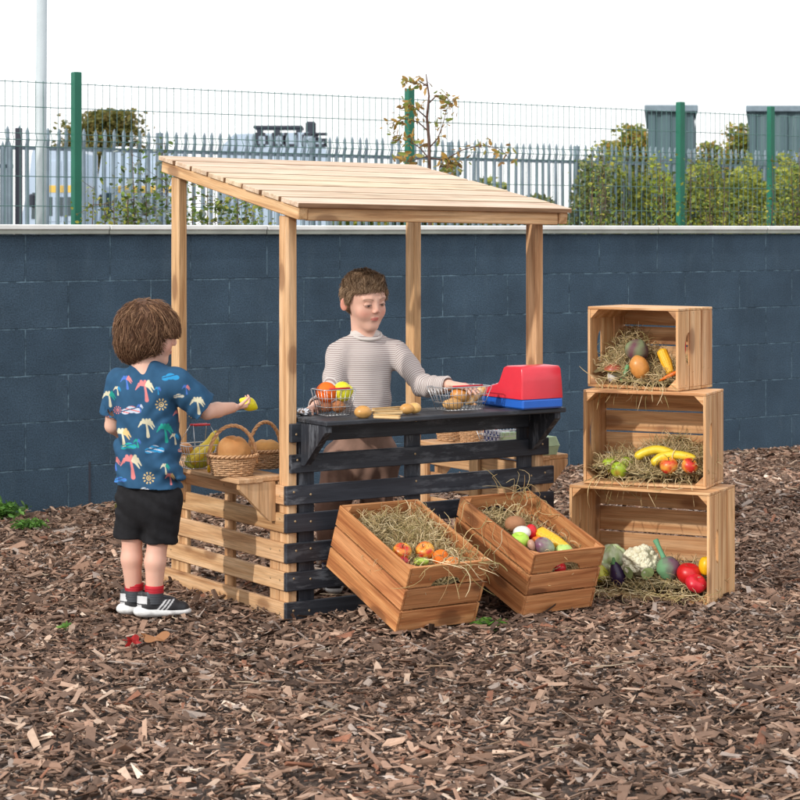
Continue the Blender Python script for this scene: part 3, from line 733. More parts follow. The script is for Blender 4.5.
def weed(px, py, w, h, n, label, col=((.10, .24, .04), (.16, .32, .06), (.07, .16, .03)), leaf=.022):
    Y = F*HC/(py-HY); x = xt(px, Y); P = np.c_[x+RNG.normal(size=n)*w, Y+RNG.normal(size=n)*w*.9, .012+h*RNG.random(n)]; mb = MB(); leafset(mb, P, leaf, list(col), horiz=.35, aspect=.4)
    for k in range(0, n, 9): mb.tube([(x, Y, 0), P[k]], [.0016, .001], 3, cap=False, col=(.12, .22, .05))
    mb.build('weed_plant', 'leaf', **P_(label, 'weed'))
weed(29, 530, .031, .030, 420, 'feathery bright green weed on the mulch near the wall at left')
weed(5, 519, .038, .06, 210, 'leafy green weed at the left edge against the wall', leaf=.035)
weed(66, 633, .005, .015, 14, 'tiny green sprig on the mulch left of the fallen leaves')
weed(487, 628, .028, .012, 44, 'flat green weed in front of the two tilted crates', leaf=.03)
weed(118, 512, .012, .03, 24, 'dull green tuft at the wall foot behind the child in shorts', col=((.2, .18, .05), (.14, .16, .05)))
# ================================================================ THE PLAY STALL
HT = math.radians(33.5); HU = np.array([math.cos(HT), math.sin(HT), 0]); HV = np.array([-math.sin(HT), math.cos(HT), 0]); HO = np.array([-.389, 7.12, 0.])
Zv = np.array([0, 0, 1.])
def H(u, d, z): return HO+HU*u+HV*d+Zv*z
WB, DB = 1.115, .885
def hb(mb, u0, u1, d0, d1, z0, z1, axis='u', **kw):
    e = {'u': HU*(u1-u0), 'd': HV*(d1-d0), 'z': Zv*(z1-z0)}; o = [k for k in 'udz' if k != axis]
    mb.box(H(u0, d0, z0), e[axis], e[o[0]], e[o[1]], **kw)
SL = [(.612, .677), (.505, .569), (.395, .461), (.298, .364), (.194, .262), (.097, .162), (-.008, .057)]
def screws(pts, par):
    for c, n in pts: m = MB(); m.tube([c, c+n*.0012], [.0042, .0040], 8, col=(.9, .9, .9)); m.build('screw', 'screw', par)
def stall():
    R = thing('market_stall', H(WB/2, DB/2, 0), 'wooden play market stall with sloping slatted roof, black slatted front and black counter', 'play stall')
    # posts
    for u0 in (0, WB-.036):
        for d0, zt_ in ((0, 1.40), (DB-.063, 1.553)):
            mb = MB(); hb(mb, u0, u0+.036, d0, d0+.063, -.03, zt_-.011*u0, 'z', ch=.003, tone=.08); mb.build('post', 'pine', R)
    # roof
    b0, d1, zb, sl = -.10, .93, 1.384, .184; tilt = -.011
    E = HV+Zv*sl; E /= np.linalg.norm(E); NZ = np.cross(HU, E); LR = (d1-b0)*math.sqrt(1+sl*sl); UX = HU+Zv*tilt
    roof = thing_child = None
    for u0 in (-.02, WB-.003):
        mb = MB(); mb.box(H(u0, b0, zb+tilt*u0), E*LR, HU*.038, NZ*.044, ch=.003); mb.build('roof_beam', 'pine', R)
    for d in (b0+.002, d1-.04):
        mb = MB(); z = zb+(d-b0)*sl; o = H(.0205, d, z-.002+tilt*.02); mb.box(o, UX*(WB-.026), HV*.022, Zv*.046, ch=.003); mb.build('fascia', 'pine', R)
    mb = MB(); nb = 8; p = (LR+.035)/nb; st = H(-.033, b0-.018, zb+.0462-.018*sl)
    for k in range(nb):
        j = RNG.normal()*.003; a = .004*math.sin(k*2.1)
        mb.box(st+E*(k*p)+HU*(j)+NZ*(.0005*k % .001), UX*(WB+.072+a), E*(p-.018), NZ*.017, ch=.0015, tone=.06); mb.box(st+E*(k*p-.0022)+HU*(j+.001)+NZ*.001, UX*(WB+.070+a), NZ*.0150, E*.0020, ch=.0004, tone=.1, mat=1)
    mb.build('roof_boards', ['roofwood', 'roofedge'], R)
    # front panel: black slats
    fp = MB(); SCR = []
    for i, (z0, z1) in enumerate(SL):
        u0, u1 = (.002, 1.128) if i < 2 else (-.018, 1.152)
        dz = RNG.normal()*.001; hb(fp, u0, u1, -.020, 0, z0+dz, z1+dz, 'u', ch=.0025, tone=.2)
        for uu in ([.014, .075] if i > 1 else [.022])+[.52]+[1.04, 1.098]:
            for w in ((0,),)[0]:
                c = H(uu+RNG.normal()*.003, -.0205, (z0+z1)/2+RNG.normal()*.006+.008)
                SCR.append((c, -HV))
    fpo = fp.build('front_panel', 'blackwood', R); screws(SCR, fpo)
    for u0 in (.045, .495, 1.0):
        mb = MB(); hb(mb, u0, u0+.062, .001, .019, -.02, .676, 'z', ch=.002, tone=.2); mb.build('panel_upright', 'blackwood', fpo)
    # side panels
    for side in (0, 1):
        mb = MB(); SCR = []; ua, ub = (-.018, -.0005) if side == 0 else (WB+.0005, WB+.018)
        for i, (z0, z1) in enumerate(SL[2:]):
            hb(mb, ua, ub, .001, .945, z0, z1, 'd', ch=.003, tone=.08)
            for d in (.025, .09, .43, .85, .92):
                c = H(ua if side == 0 else ub, d, (z0+z1)/2+RNG.normal()*.008); SCR.append((c, HU*(-1 if side == 0 else 1)))
        sp = mb.build('side_panel', 'pine', R); screws(SCR, sp)
        for d in (.068, .40, .755):
            mb = MB(); u0, u1 = (0.0005, .018) if side == 0 else (WB-.018, WB-.0005)
            hb(mb, u0, u1, d, d+.06, -.02, .47, 'z', ch=.002); mb.build('panel_upright', 'pine', sp)
        # shelf
        mb = MB(); uo, ui = (-.172, .03) if side == 0 else (WB-.03, WB+.172)
        hb(mb, uo, (uo+ui)/2-.002, .045, .82, .472, .490, 'd', ch=.003); hb(mb, (uo+ui)/2+.002, ui, .066, .82, .4722, .4902, 'd', ch=.003)
        sh = mb.build('side_shelf', 'pine', R)
        for d in (.055, .73):
            mb = MB(); s_ = -1 if side == 0 else 1; u00 = -.0185 if side == 0 else WB+.0185
            mb.prism([(0, .4715), (0, .335), (s_*.022, .335), (s_*.142, .452), (s_*.142, .4715)], H(u00, d, 0), HU, Zv, HV, .022, 0, grain=1); mb.build('bracket', 'pine', sh)
        mb = MB(); hb(mb, uo+.004 if side == 0 else WB+.02, -.019 if side == 0 else uo+.19, .075, .095, .452, .4718, 'u', ch=.002); 
    # counter
    mb = MB(); zc = .679
    hb(mb, .040, 1.078, -.190, -.066, zc, zc+.018, 'u', ch=.004, tone=.1); hb(mb, .040, 1.076, -.062, .075, zc+.0005, zc+.0185, 'u', ch=.004, tone=.1)
    ct = mb.build('counter', 'blackwood', R)
    for u in (.041, 1.030):
        mb = MB(); mb.prism([(0, zc-.0005), (0, zc-.147), (-.022, zc-.147), (-.160, zc-.022), (-.160, zc-.0005)], H(u, -.0205, 0), HV, Zv, HU, .026, 0, grain=1); mb.build('bracket', 'blackwood', ct)
stall()
# ================================================================ CRATES
def crate(L, W, Hh, O, X, Y, Z, matn, label, group=None, warm=1.0):
    """O corner, X length, Y width, Z towards the opening (unit axes)"""
    O, X, Y, Z = [np.array(q, float) for q in (O, X, Y, Z)]
    root = thing('wooden_crate', O+X*L/2+Y*W/2, label, 'crate', group); t = .010; gap = .007; n = 3; sh = (Hh-.001-gap*(n-1))/n
    def bx(mb, x0, x1, y0, y1, z0, z1, ax, **k):
        e = {'x': X*(x1-x0), 'y': Y*(y1-y0), 'z': Z*(z1-z0)}; o = [q for q in 'xyz' if q != ax]; mb.box(O+X*x0+Y*y0+Z*z0, e[ax], e[o[0]], e[o[1]], ch=.0016, **k)
    for s_ in (0, 1):
        mb = MB(); y0 = 0 if s_ == 0 else W-t
        for k in range(n): bx(mb, 0, L, y0, y0+t, k*(sh+gap), k*(sh+gap)+sh, 'x', tone=.13)
        mb.build('side_panel', matn, root)
        mb = MB(); nm = MB(); x0 = t*.0+.0 if s_ == 0 else L-t
        for k in range(n):
            z0 = k*(sh+gap); ya, yb = t+.0006, W-t-.0006
            xa = x0+(.0004 if s_ == 0 else -.0004)
            if k < n-1: bx(mb, xa, xa+t, ya, yb, z0, z0+sh, 'y', tone=.13)
            else:      # top board with the arched hand hole in its lower edge
                w = yb-ya; c = w/2; hw = min(.062, w*.24); arc = [(c+hw*math.cos(a), .030*math.sin(a)) for a in np.linspace(PI, 0, 15)]
                mb.prism([(0, 0)]+arc+[(w, 0), (w, sh), (0, sh)], O+X*xa+Y*ya+Z*z0, Y, Z, X, t, 0)
            for yy in (.018, W-.018):
                for q in (.3, .7):
                    cc = O+Y*yy+Z*(z0+sh*q)+X*(L-.0003 if s_ else .0003); nm.tube([cc, cc+X*(.0008 if s_ else -.0008)], [.0017]*2, 6, col=(.25, .18, .12))
        ep = mb.build('end_panel', matn, root); nm.build('nails', 'screw', ep)
    mb = MB(); nbm = 4; bw = (W-2*t-.001-.006*(nbm-1))/nbm
    for k in range(nbm): bx(mb, t+.0006, L-t-.0006, t+.0006+k*(bw+.006), t+.0006+k*(bw+.006)+bw, .0005, .009, 'x', tone=.12)
    mb.build('base', matn, root)
    for cx, cy, sx, sy in ((t, t, 1, 1), (L-t, t, -1, 1), (t, W-t, 1, -1), (L-t, W-t, -1, -1)):
        mb = MB(); q = .034; mb.prism([(0, 0), (sx*q, 0), (0, sy*q)], O+X*(cx+sx*.001)+Y*(cy+sy*.001)+Z*.0095, X, Y, Z, Hh-.014, 0, grain=0); mb.build('corner_post', matn, root)
    return root
def rotm(rv):
    th = np.linalg.norm(rv); k = np.array(rv)/th; K = np.array([[0, -k[2], k[1]], [k[2], 0, -k[0]], [-k[1], k[0], 0]]); return np.eye(3)+math.sin(th)*K+(1-math.cos(th))*K@K
def ortho(M):
    M = np.array(M).T; x = M[0]/np.linalg.norm(M[0]); y = M[1]-x*(M[1]@x); y /= np.linalg.norm(y); return x, y, np.cross(x, y)
AO = np.array([-.259, 7.162, .175]); AX, AY, AZ = ortho([[.531, .821, .209], [-.769, .571, -.289], [-.356, -.007, .934]])
BO = np.array([.174, 7.464, .165]); BX, BY, BZ = ortho([[.526, .83, .185], [-.782, .558, -.277], [-.333, .002, .943]])
AL, AW, AH = .456, .333, .239; BL, BW, BH = .460, .319, .237
crate(AL, AW, AH, AO, AX, AY, AZ, 'crate_red', 'reddish wooden crate of hay and apples tilted against the black stall front')
crate(BL, BW, BH, BO, BX, BY, BZ, 'crate_red', 'reddish wooden crate of mixed vegetables tilted against the black front, beside the crate stack')
# props that hold the raised backs of the two leaning crates: hidden short battens under each
def stack_crate(X, Y, yaw, L, D, z0, h, label):
    c, s = math.cos(yaw), math.sin(yaw); ex = np.array([c, -s, 0]); ey = np.array([s, c, 0]); O = np.array([X, Y, z0])-ex*L+ey*D
    crate(L, h-.0015, D, O, ex, Zv, -ey, 'crate_pale', label, 'three pale crates stacked on their sides'); return dict(O=np.array([X, Y, z0])-ex*L, ex=ex, ey=ey, L=L, D=D, z=z0, h=h)
K1 = stack_crate(1.109, 7.343, .481, .544, .287, .004, .404, 'largest pale crate on its side, bottom of the stack, showing a cauliflower and tomatoes')
K2 = stack_crate(1.11, 7.439, .415, .468, .248, .409, .349, 'middle pale crate of the stack, on its side, with bananas, pears and apples')
K3 = stack_crate(1.02, 7.518, .662, .393, .254, .759, .304, 'smallest pale crate on top of the stack, on its side, with mushroom and corn')
# ================================================================ HAY
HAYC = [(.50, .38, .19), (.60, .48, .27), (.38, .29, .13), (.27, .22, .09), (.68, .55, .34), (.40, .27, .13)]
def strand(mb, p, d, L, curl=.5, r=.0010, sag=0.):
    n = 7; P = [np.array(p, float)]; d = np.array(d, float); d /= np.linalg.norm(d)+1e-9; w = RNG.normal(size=3)*curl
    for k in range(n-1):
        P.append(P[-1]+d*L/(n-1)); d = d+np.cross(w, d)*.35+RNG.normal(size=3)*.10*curl+np.array([0, 0, -sag]); d /= np.linalg.norm(d)
    rr = r*(.7+.8*RNG.random()); c = np.array(random.choice(HAYC))*(.8+.5*RNG.random())
    mb.tube(P, [rr]*(n-1)+[rr*.5], 3, cap=False, col=c)
def hay_bed(X, Y, Z, O, L, W, hf, n, label, spill=None, base=True, lean=.25):
    """hf(a,b) height over the floor at fractions a,b"""
    mb = MB(); nu = nv = 26; V = []
    for j in range(nv):
        for i in range(nu):
            a, b = .012+.976*i/(nu-1), .012+.976*j/(nv-1); V.append(O+X*a*L+Y*b*W+Z*(max(.001, hf(a, b)-.016)))
    V = np.array(V); V += Z*(.006*vnoise(V.astype(np.float32), 70.))[:, None]
    fl = np.dot(np.cross(X, Y), Z) < 0
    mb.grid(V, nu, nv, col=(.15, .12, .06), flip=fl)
    for k in range(int(n*1.35)):
        a, b = RNG.random(), RNG.random(); h = hf(a, b); p = O+X*a*L*.94+X*L*.03+Y*b*W*.92+Y*W*.04+Z*(h-.012+.014*RNG.random())
        t = RNG.random()*2*PI; d = X*math.cos(t)+Y*math.sin(t)+Z*RNG.normal()*lean
        Ls = .04+.07*RNG.random(); q = p-O+d*Ls
        if not (-.005 < q@X < L+.005 and -.005 < q@Y < W+.005): d = (O+X*L/2+Y*W/2-p); d -= Z*(d@Z); d = d/np.linalg.norm(d)+Z*RNG.normal()*lean
        strand(mb, p, d, Ls, 1.0)
    if spill: spill(mb)
    mb.build('hay', 'hay', **P_(label, 'hay', kind='stuff'))
t_ = .011
# leaning crate A: hay heaped at the back end, lower at the front; some whisps over the front edge
def spA(mb):
    for k in range(34):
        p = AO+AX*AL*(.80+.24*RNG.random())+AY*AW*(.25+.75*RNG.random())+AZ*(AH+.004-.02*RNG.random()); strand(mb, p, AX*RNG.normal()*.8+AY*RNG.normal()*.8+AZ*.5*RNG.random(), .06+.12*RNG.random(), 1.3, .0012, .10)
    for k in range(40):
        p = AO+AX*AL*RNG.random()+AY*AW*(.55+.4*RNG.random())+AZ*(AH*.85); strand(mb, p, AZ*.7+AY*.5+RNG.normal(size=3)*.5, .06+.10*RNG.random(), 1.2, .0011)
    for k in range(7): 
        p = AO+AX*AL*1.01+AY*AW*(.1+.8*RNG.random())+AZ*AH*.98; strand(mb, p, AX*.5+RNG.normal(size=3)*.4, .12+.08*RNG.random(), .9, .0012, .45)
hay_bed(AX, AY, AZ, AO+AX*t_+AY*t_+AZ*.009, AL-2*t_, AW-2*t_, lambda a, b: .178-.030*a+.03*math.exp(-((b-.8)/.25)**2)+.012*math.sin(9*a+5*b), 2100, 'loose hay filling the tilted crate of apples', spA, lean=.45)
def spB(mb):
    for k in range(26):
        p = BO+BX*BL*.35*RNG.random()+BY*BW*(.5+.5*RNG.random())+BZ*(BH*.95); strand(mb, p, BZ*.7+RNG.normal(size=3)*.6, .08+.12*RNG.random(), 1.2, .0012)
    for k in range(6): p = BO+BX*BL*.6*RNG.random()+BZ*BH; strand(mb, p, -BY*.6+BX*.3+RNG.normal(size=3)*.3, .10+.1*RNG.random(), 1., .0012, .4)
    for k in range(10): p = BO+BX*BL*(.7+.3*RNG.random())+BY*BW*(.1+.8*RNG.random())+BZ*BH*.85; strand(mb, p, RNG.normal(size=3), .06, 1., .0011)
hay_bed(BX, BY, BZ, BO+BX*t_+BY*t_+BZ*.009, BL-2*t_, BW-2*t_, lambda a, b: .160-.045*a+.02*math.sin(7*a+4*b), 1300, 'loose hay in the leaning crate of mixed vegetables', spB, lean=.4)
def khay(K, hf, n, label, hang=0, wisp=0):
    O = K['O']+Zv*.011+K['ex']*t_+K['ey']*.006; 
    def sp(mb):
        for k in range(hang):   # stalks hanging from the front edge over the crate below
            p = K['O']+K['ex']*K['L']*(.08+.8*RNG.random())+K['ey']*(.01+.02*RNG.random())+Zv*(.022+.01*RNG.random()); strand(mb, p, -K['ey']*1.0+K['ex']*RNG.normal()*.5+Zv*.1, .07+.10*RNG.random(), .9, .0011, .38)
        for k in range(wisp):
            a = RNG.random(); b = RNG.random()*.8+.05; p = O+K['ex']*a*(K['L']-.03)+K['ey']*b*(K['D']-.02)+Zv*hf(a, b); strand(mb, p, Zv+RNG.normal(size=3)*.7, .04+.05*RNG.random(), 1.2)
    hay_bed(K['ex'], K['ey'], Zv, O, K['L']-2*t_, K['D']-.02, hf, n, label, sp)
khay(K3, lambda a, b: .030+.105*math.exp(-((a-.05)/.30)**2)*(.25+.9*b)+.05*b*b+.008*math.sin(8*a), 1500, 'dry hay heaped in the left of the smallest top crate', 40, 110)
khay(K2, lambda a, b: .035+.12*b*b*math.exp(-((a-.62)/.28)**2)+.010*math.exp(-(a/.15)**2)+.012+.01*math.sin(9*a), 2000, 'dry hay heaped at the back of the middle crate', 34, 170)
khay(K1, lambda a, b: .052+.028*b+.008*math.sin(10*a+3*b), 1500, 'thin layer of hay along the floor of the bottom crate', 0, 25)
def gh():
    mb = MB()
    for k in range(170):
        a = RNG.random(); p = K1['O']+K1['ex']*K1['L']*(a*1.0)-K1['ey']*(.005+.04*RNG.random())+Zv*(.02+.02*RNG.random()); strand(mb, p, RNG.normal(size=3)*[1, 1, .15], .05+.06*RNG.random(), 1, .0011, .05)
    mb.build('hay', 'hay', **P_('wisps of hay spilled on the mulch in front of the bottom crate', 'hay', kind='stuff'))
gh()
# ================================================================ PRODUCE
def sphere_grid(nu=28, nv=20):
    th = np.linspace(0, PI, nv); ph = np.linspace(0, 2*PI, nu, endpoint=False); T, Pp = np.meshgrid(th, ph, indexing='ij')
    return np.stack([np.sin(T)*np.cos(Pp), np.sin(T)*np.sin(Pp), -np.cos(T)], -1).reshape(-1, 3), nu, nv
def frame(ax):
    z = np.array(ax, float); z /= np.linalg.norm(z); x = np.cross([0, 1, 0], z) if abs(z[1]) < .9 else np.cross([1, 0, 0], z); x /= np.linalg.norm(x); return np.stack([x, np.cross(z, x), z], 1)
def blob(c, r, ax=(0, 0, 1), shape=None, col=(1, 1, 1), colf=None, nz=0., ns=20., nu=28, nv=20, mb=None):
    U, nu, nv = sphere_grid(nu, nv); P = U.copy()
    if shape: P = shape(U)
    if nz: P = P*(1+nz*vnoise((U+np.array(c)*9).astype(np.float32), ns))[:, None]
    r = np.array(r, float) if np.ndim(r) else np.array([r]*3); V = np.array(c)+(P*r)@frame(ax).T
    C = np.tile(np.array(col, float), (len(V), 1)) if colf is None else colf(U, P)
    mb = mb or MB(); mb.grid(V, nu, nv, True, col=C); return mb
def lerp(a, b, t): t = np.clip(t, 0, 1)[:, None]; return np.array(a)*(1-t)+np.array(b)*t
def apple_shape(U):
    z = U[:, 2]; r = np.sqrt(1-z*z+1e-9); P = U.copy(); dip = np.exp(-(r/.32)**2)
    P[:, 2] = z*(.90-.30*dip); P[:, :2] *= (1+.06*z)[:, None]; return P
def fin(mb, name, label, cat, mat='produce', group=None): return mb.build(name, mat, **P_(label, cat, group))
def stalk(p, ax, L, r=.0022, col=(.12, .07, .03), parent=None):
    ax = np.array(ax, float)/np.linalg.norm(ax); m = MB(); m.tube([p, np.array(p)+ax*L*.6, np.array(p)+ax*L+np.array([.002, 0, 0])], [r, r*.8, r*1.1], 6, col=col); return m.build('stalk', 'rough_produce', parent)
def apple(c, r, label, ax=(0.1, -.2, 1), red=(.58, .03, .02), yel=(.78, .38, .05), mixv=0., name='apple', cat='apple', stk=True):
    def cf(U, P): n = vnoise((U*1.0+c[0]*31).astype(np.float32), 1.6)+.3*vnoise((U*[6, 6, 1]+c[0]*11).astype(np.float32), 2.2); return lerp(yel, red, .5+n*1.3+mixv)
    o = fin(blob(c, r, ax, apple_shape, colf=cf), name, label, cat)
    if stk: stalk_local(o, c, ax, r)
    return o
def stalk_local(o, c, ax, r, L=.014, k=.62, col=(.10, .06, .03), rr=.0016):
    ax = np.array(ax, float)/np.linalg.norm(ax); m = MB(); p = np.array(c)+ax*r*k; m.tube([p, p+ax*L*.6, p+ax*L+[.003, 0, 0]], [rr, rr*.9, rr*1.3], 6, col=col); s = m.build('stalk', 'rough_produce', o); s.matrix_parent_inverse = Matrix.Translation(o.location).inverted(); return s
def part(mb, name, mat, o): 
    s = mb.build(name, mat, o); s.matrix_parent_inverse = Matrix.Translation(o.location).inverted(); return s
def inbox(p, O, X, Y, Z, L, W, r):
    q = p-O; x, y, z = q@X, q@Y, q@Z; e = .0115+r; return O+X*min(max(x, e), L-e)+Y*min(max(y, e), W-e)+Z*z
def inA(px, py, dz, r=.027): return inbox(ray_plane(px, py, AO+AZ*(AH+dz), AZ), AO, AX, AY, AZ, AL, AW, r)
def inB(px, py, dz, r=.027): return inbox(ray_plane(px, py, BO+BZ*(BH+dz), BZ), BO, BX, BY, BZ, BL, BW, r)
g1 = None
apple(inA(402, 552, -.035), .033, 'red and yellow apple, leftmost fruit in the leaning crate of apples', (.1, -.5, .8))
apple(inA(425, 551, -.030), .033, 'yellow apple with red blush, in the middle of the leaning crate of apples', (-.3, -.6, .7), mixv=-.3)
fin(blob(inA(440.5, 558, -.034), .029, nz=.02, ns=3, col=(.80, .17, .015)), 'orange', 'bright orange beside the yellow apple in the leaning crate of apples', 'orange', 'rough_produce')
fin(blob(inA(452, 563.5, -.040), (.030, .026, .024), nz=.03, ns=3, col=(.80, .24, .05)), 'orange', 'half-hidden orange in the front corner of the leaning crate of apples', 'orange', 'rough_produce')
fin(blob(inA(421, 561.5, -.034), (.026, .018, .014), nz=.08, ns=3, col=(.42, .55, .08)), 'lime', 'pale green lime in front of the yellow apple, under hay', 'lime')
fin(blob(inA(402, 562, -.048), (.026, .022, .018), nz=.05, ns=3, col=(.50, .03, .04)), 'plum', 'dark red plum below the leftmost apple in the leaning crate', 'plum')
# crate B
fin(blob(inB(515, 524, -.030), (.038, .036, .030), nz=.04, ns=3, col=(.36, .17, .085)), 'potato', 'brown potato at the back of the leaning crate of mixed vegetables', 'potato', 'rough_produce')
fin(blob(inB(522, 532.5, -.020), (.032, .028, .022), (0, -.4, 1), col=(.72, .70, .64)), 'egg', 'white egg beside the brown potato', 'egg')
apple(inB(517, 541, -.022, .034), .034, 'bright green apple at the left side of the leaning crate of vegetables', (0, -.3, 1), red=(.38, .62, .06), yel=(.48, .70, .10), stk=False)
fin(blob(inB(531, 532, -.022), (.022, .022, .028), col=(.60, .012, .02)), 'radish', 'small red radish between the white egg and the corn', 'radish')
fin(blob(inB(531.5, 545.5, -.018), (.022, .018, .014), (1, 0, .3), col=(.46, .26, .18)), 'fig', 'small brown-pink fig in front of the white egg', 'fig')
fin(blob(inB(537, 541, -.030), (.022, .02, .016), col=(.78, .16, .02)), 'tangerine', 'small orange tangerine peeping behind the turnip', 'tangerine')
def corn(a, b, r, label):
    a, b = np.array(a), np.array(b); L = np.linalg.norm(b-a); ax = (b-a)/L; Fm = frame(ax); mb = MB(); nu, nv = 36, 60; V = []
    for j in range(nv):
        t = j/(nv-1); rr = r*min(1, (t*9)**.5 if t < .11 else 1)*(1-.35*max(0, t-.55)/.45)*(1 if t < .96 else (1-t)/.04*.8+.2)
        for i in range(nu):
            p = i/nu*2*PI; k = abs(math.sin(p*6+.0))**.5*.10+abs(math.sin(t*L/.007*PI))**.5*.06; q = rr*(.88+k); V.append(a+ax*t*L+Fm[:, 0]*q*math.cos(p)+Fm[:, 1]*q*math.sin(p))
    C = np.array([(.82, .44, .02)])*(.85+.3*RNG.random((nu*nv, 1))); mb.grid(np.array(V), nu, nv, True, col=C); return fin(mb, 'corn_cob', label, 'corn')
corn(inB(537, 531, -.020), inB(570, 551, -.022), .024, 'yellow corn cob lying across the leaning crate of vegetables')
def turnip_col(U, P): return lerp((.17, .06, .11), (.30, .36, .22), .5+.8*U[:, 0]+.6*vnoise(U.astype(np.float32), 3))
fin(blob(inB(544.5, 546.5, -.016, .036), (.038, .034, .030), (.5, -.3, .8), nz=.03, ns=3, colf=turnip_col), 'turnip', 'purple and green turnip in front of the corn cob', 'turnip')
apple(inB(564, 551.5, -.026, .031), .031, 'pale green apple at the front edge of the leaning crate of vegetables', (0, 0, 1), red=(.42, .60, .16), yel=(.55, .66, .22), stk=False)
fin(blob(inB(546, 556, -.06, .037), (.036, .03, .024), nz=.03, ns=3, col=(.62, .58, .52)), 'garlic', 'white garlic bulb low in the front of the vegetable crate', 'garlic')
pr = BO+BX*(BL-.040)+BY*BW*.52+BZ*.148
fin(blob(pr, (.05, .022, .022), BY, nz=.05, ns=2, col=(.55, .012, .02), shape=lambda U: U*np.array([.5, 1, 1])), 'red_pepper', 'red pepper seen through the hand hole of the vegetable crate', 'pepper')
# top crate
def kat(K, px, py, depth):  # point at given depth behind the opening plane
    return ray_plane(px, py, K['O']+K['ey']*depth, K['ey'])
c = kat(K3, 613, 376, .045); mu = fin(blob(c, (.023, .023, .026), nz=.05, ns=3, col=(.62, .60, .56)), 'mushroom', 'mushroom with red-brown cap and white stem in the top crate', 'mushroom', 'rough_produce')
def capshape(U): P = U.copy(); P[:, 2] = np.where(U[:, 2] < -.1, -.1, U[:, 2]); return P
m2 = blob(c+[0.002, .0, .022], (.037, .037, .026), (.05, -.05, 1), capshape, colf=lambda U, P: np.where((U[:, 2] < 0.02)[:, None], np.array([(.62, .42, .10)]), np.array([(.36, .09, .05)]))); part(m2, 'cap', 'produce', mu)
def figcol(U, P): s = .5+.9*np.sin(U[:, 0]*5+1)*.5+.5*vnoise(U.astype(np.float32), 3); return lerp((.14, .05, .07), (.22, .27, .14), s)
def artshape(U):
    P = U.copy(); ph = np.arctan2(U[:, 1], U[:, 0]); z = U[:, 2]; P[:, :2] *= (1+.06*np.abs(np.sin(ph*4+z*9)))[:, None]*(1-.18*np.maximum(z, 0))[:, None]; return P
fin(blob(kat(K3, 637, 350, .085), (.045, .040, .042), (.3, 0, .9), artshape, colf=figcol, nz=.03, ns=3), 'artichoke', 'purple-green artichoke at the back of the top crate above the potato', 'artichoke', 'rough_produce')
fin(blob(kat(K3, 639.5, 367.5, .035), (.036, .034, .046), (.35, 0, -1), nz=.04, ns=2, col=(.62, .27, .065)), 'potato', 'large orange-tan potato in front of the artichoke in the top crate', 'potato')
mb = MB(); a = kat(K3, 621, 382, .03); b = kat(K3, 628, 365, .045); mb.tube([a, a*.6+b*.4+[.003, 0, 0], b], [.007, .010, .007], 10, col=(.16, .36, .16)); fin(mb, 'green_bean', 'green bean standing between the mushroom and the tan potato', 'bean')
corn(kat(K3, 661, 349, .07), kat(K3, 671, 374, .045), .020, 'yellow corn cob propped in the right of the top crate')
mb = MB(); a = kat(K3, 659, 381, .02); b = kat(K3, 677, 372, .035); mb.tube([a, a*.7+b*.3, a*.3+b*.7, b], [.002, .0065, .008, .006], 10, col=(.78, .17, .02)); fin(mb, 'carrot', 'orange carrot lying under the corn cob in the top crate', 'carrot')
fin(blob(K3['O']+K3['ex']*(K3['L']-.03)+K3['ey']*.085+Zv*.165, (.012, .022, .05), nz=.05, ns=2, col=(.62, .01, .03)), 'chilli', 'red chilli seen through the hand slot of the top crate', 'chilli')
# middle crate
def pear(c, r, ax, label, col=(.32, .44, .03), col2=(.42, .22, .04)):
    def sh(U):
        P = U.copy(); z = U[:, 2]; f = np.where(z > -.1, 1-.50*((z+.1)/1.1)**1.0, 1); P[:, :2] *= f[:, None]; P[:, 2] = np.where(z > 0, z*1.45, z*.92); return P
    o = fin(blob(c, r, ax, sh, colf=lambda U, P: lerp(col, col2, (-.86-U[:, 2])*6+0*U[:, 0])), 'pear', label, 'pear'); stalk_local(o, c, ax, r, .012, 1.40); return o
pear(kat(K2, 610, 465, .055), .031, (.6, .5, .6), 'green pear at the back left in the middle crate')
pear(kat(K2, 619, 469.5, .030), .032, (.35, .9, .35), 'green pear in front with its brown base showing, middle crate')
pear(kat(K2, 626, 463, .07), .026, (.9, .3, .15), 'small green pear lying behind the two green pears')
def banana(pts, r, label, tip=(.12, .08, .03)):
    pts = np.array(pts); t = np.linspace(0, len(pts)-1, 26); i = np.minimum(t.astype(int), len(pts)-2); f = t-i
    P = []
    for q, fr in zip(i, f):
        p0 = pts[max(q-1, 0)]; p1 = pts[q]; p2 = pts[q+1]; p3 = pts[min(q+2, len(pts)-1)]
        P.append(.5*((2*p1)+(-p0+p2)*fr+(2*p0-5*p1+4*p2-p3)*fr**2+(-p0+3*p1-3*p2+p3)*fr**3))
    s = np.linspace(0, 1, 26); rr = r*np.clip(np.minimum((s+.03)*7, (1.03-s)*5), .22, 1)**.7
    C = np.array([(.76, .55, .035)]*26)*(.93+.12*RNG.random((26, 1))); C[:1] = tip; C[-2:] = tip
    mb = MB(); mb.tube(P, rr, 7, col=C); return fin(mb, 'banana', label, 'banana')
banana([kat(K2, 635, 458, .05), kat(K2, 646, 452, .06), kat(K2, 660, 450, .07), kat(K2, 680, 457, .075)], .017, 'upper banana lying on hay in the middle crate')
banana([kat(K2, 652, 465, .035), kat(K2, 661, 457.5, .045), kat(K2, 676, 455, .055), kat(K2, 698, 459, .06)], .017, 'lower banana resting behind the two apples, middle crate')
apple(kat(K2, 669, 466, .03), .034, 'red and yellow apple, left of the pair in the middle crate', (-.1, -.2, 1))
apple(kat(K2, 689.5, 466, .035), .031, 'redder apple with dark stalk, right of the pair in the middle crate', (.45, -.35, .8), mixv=.25)
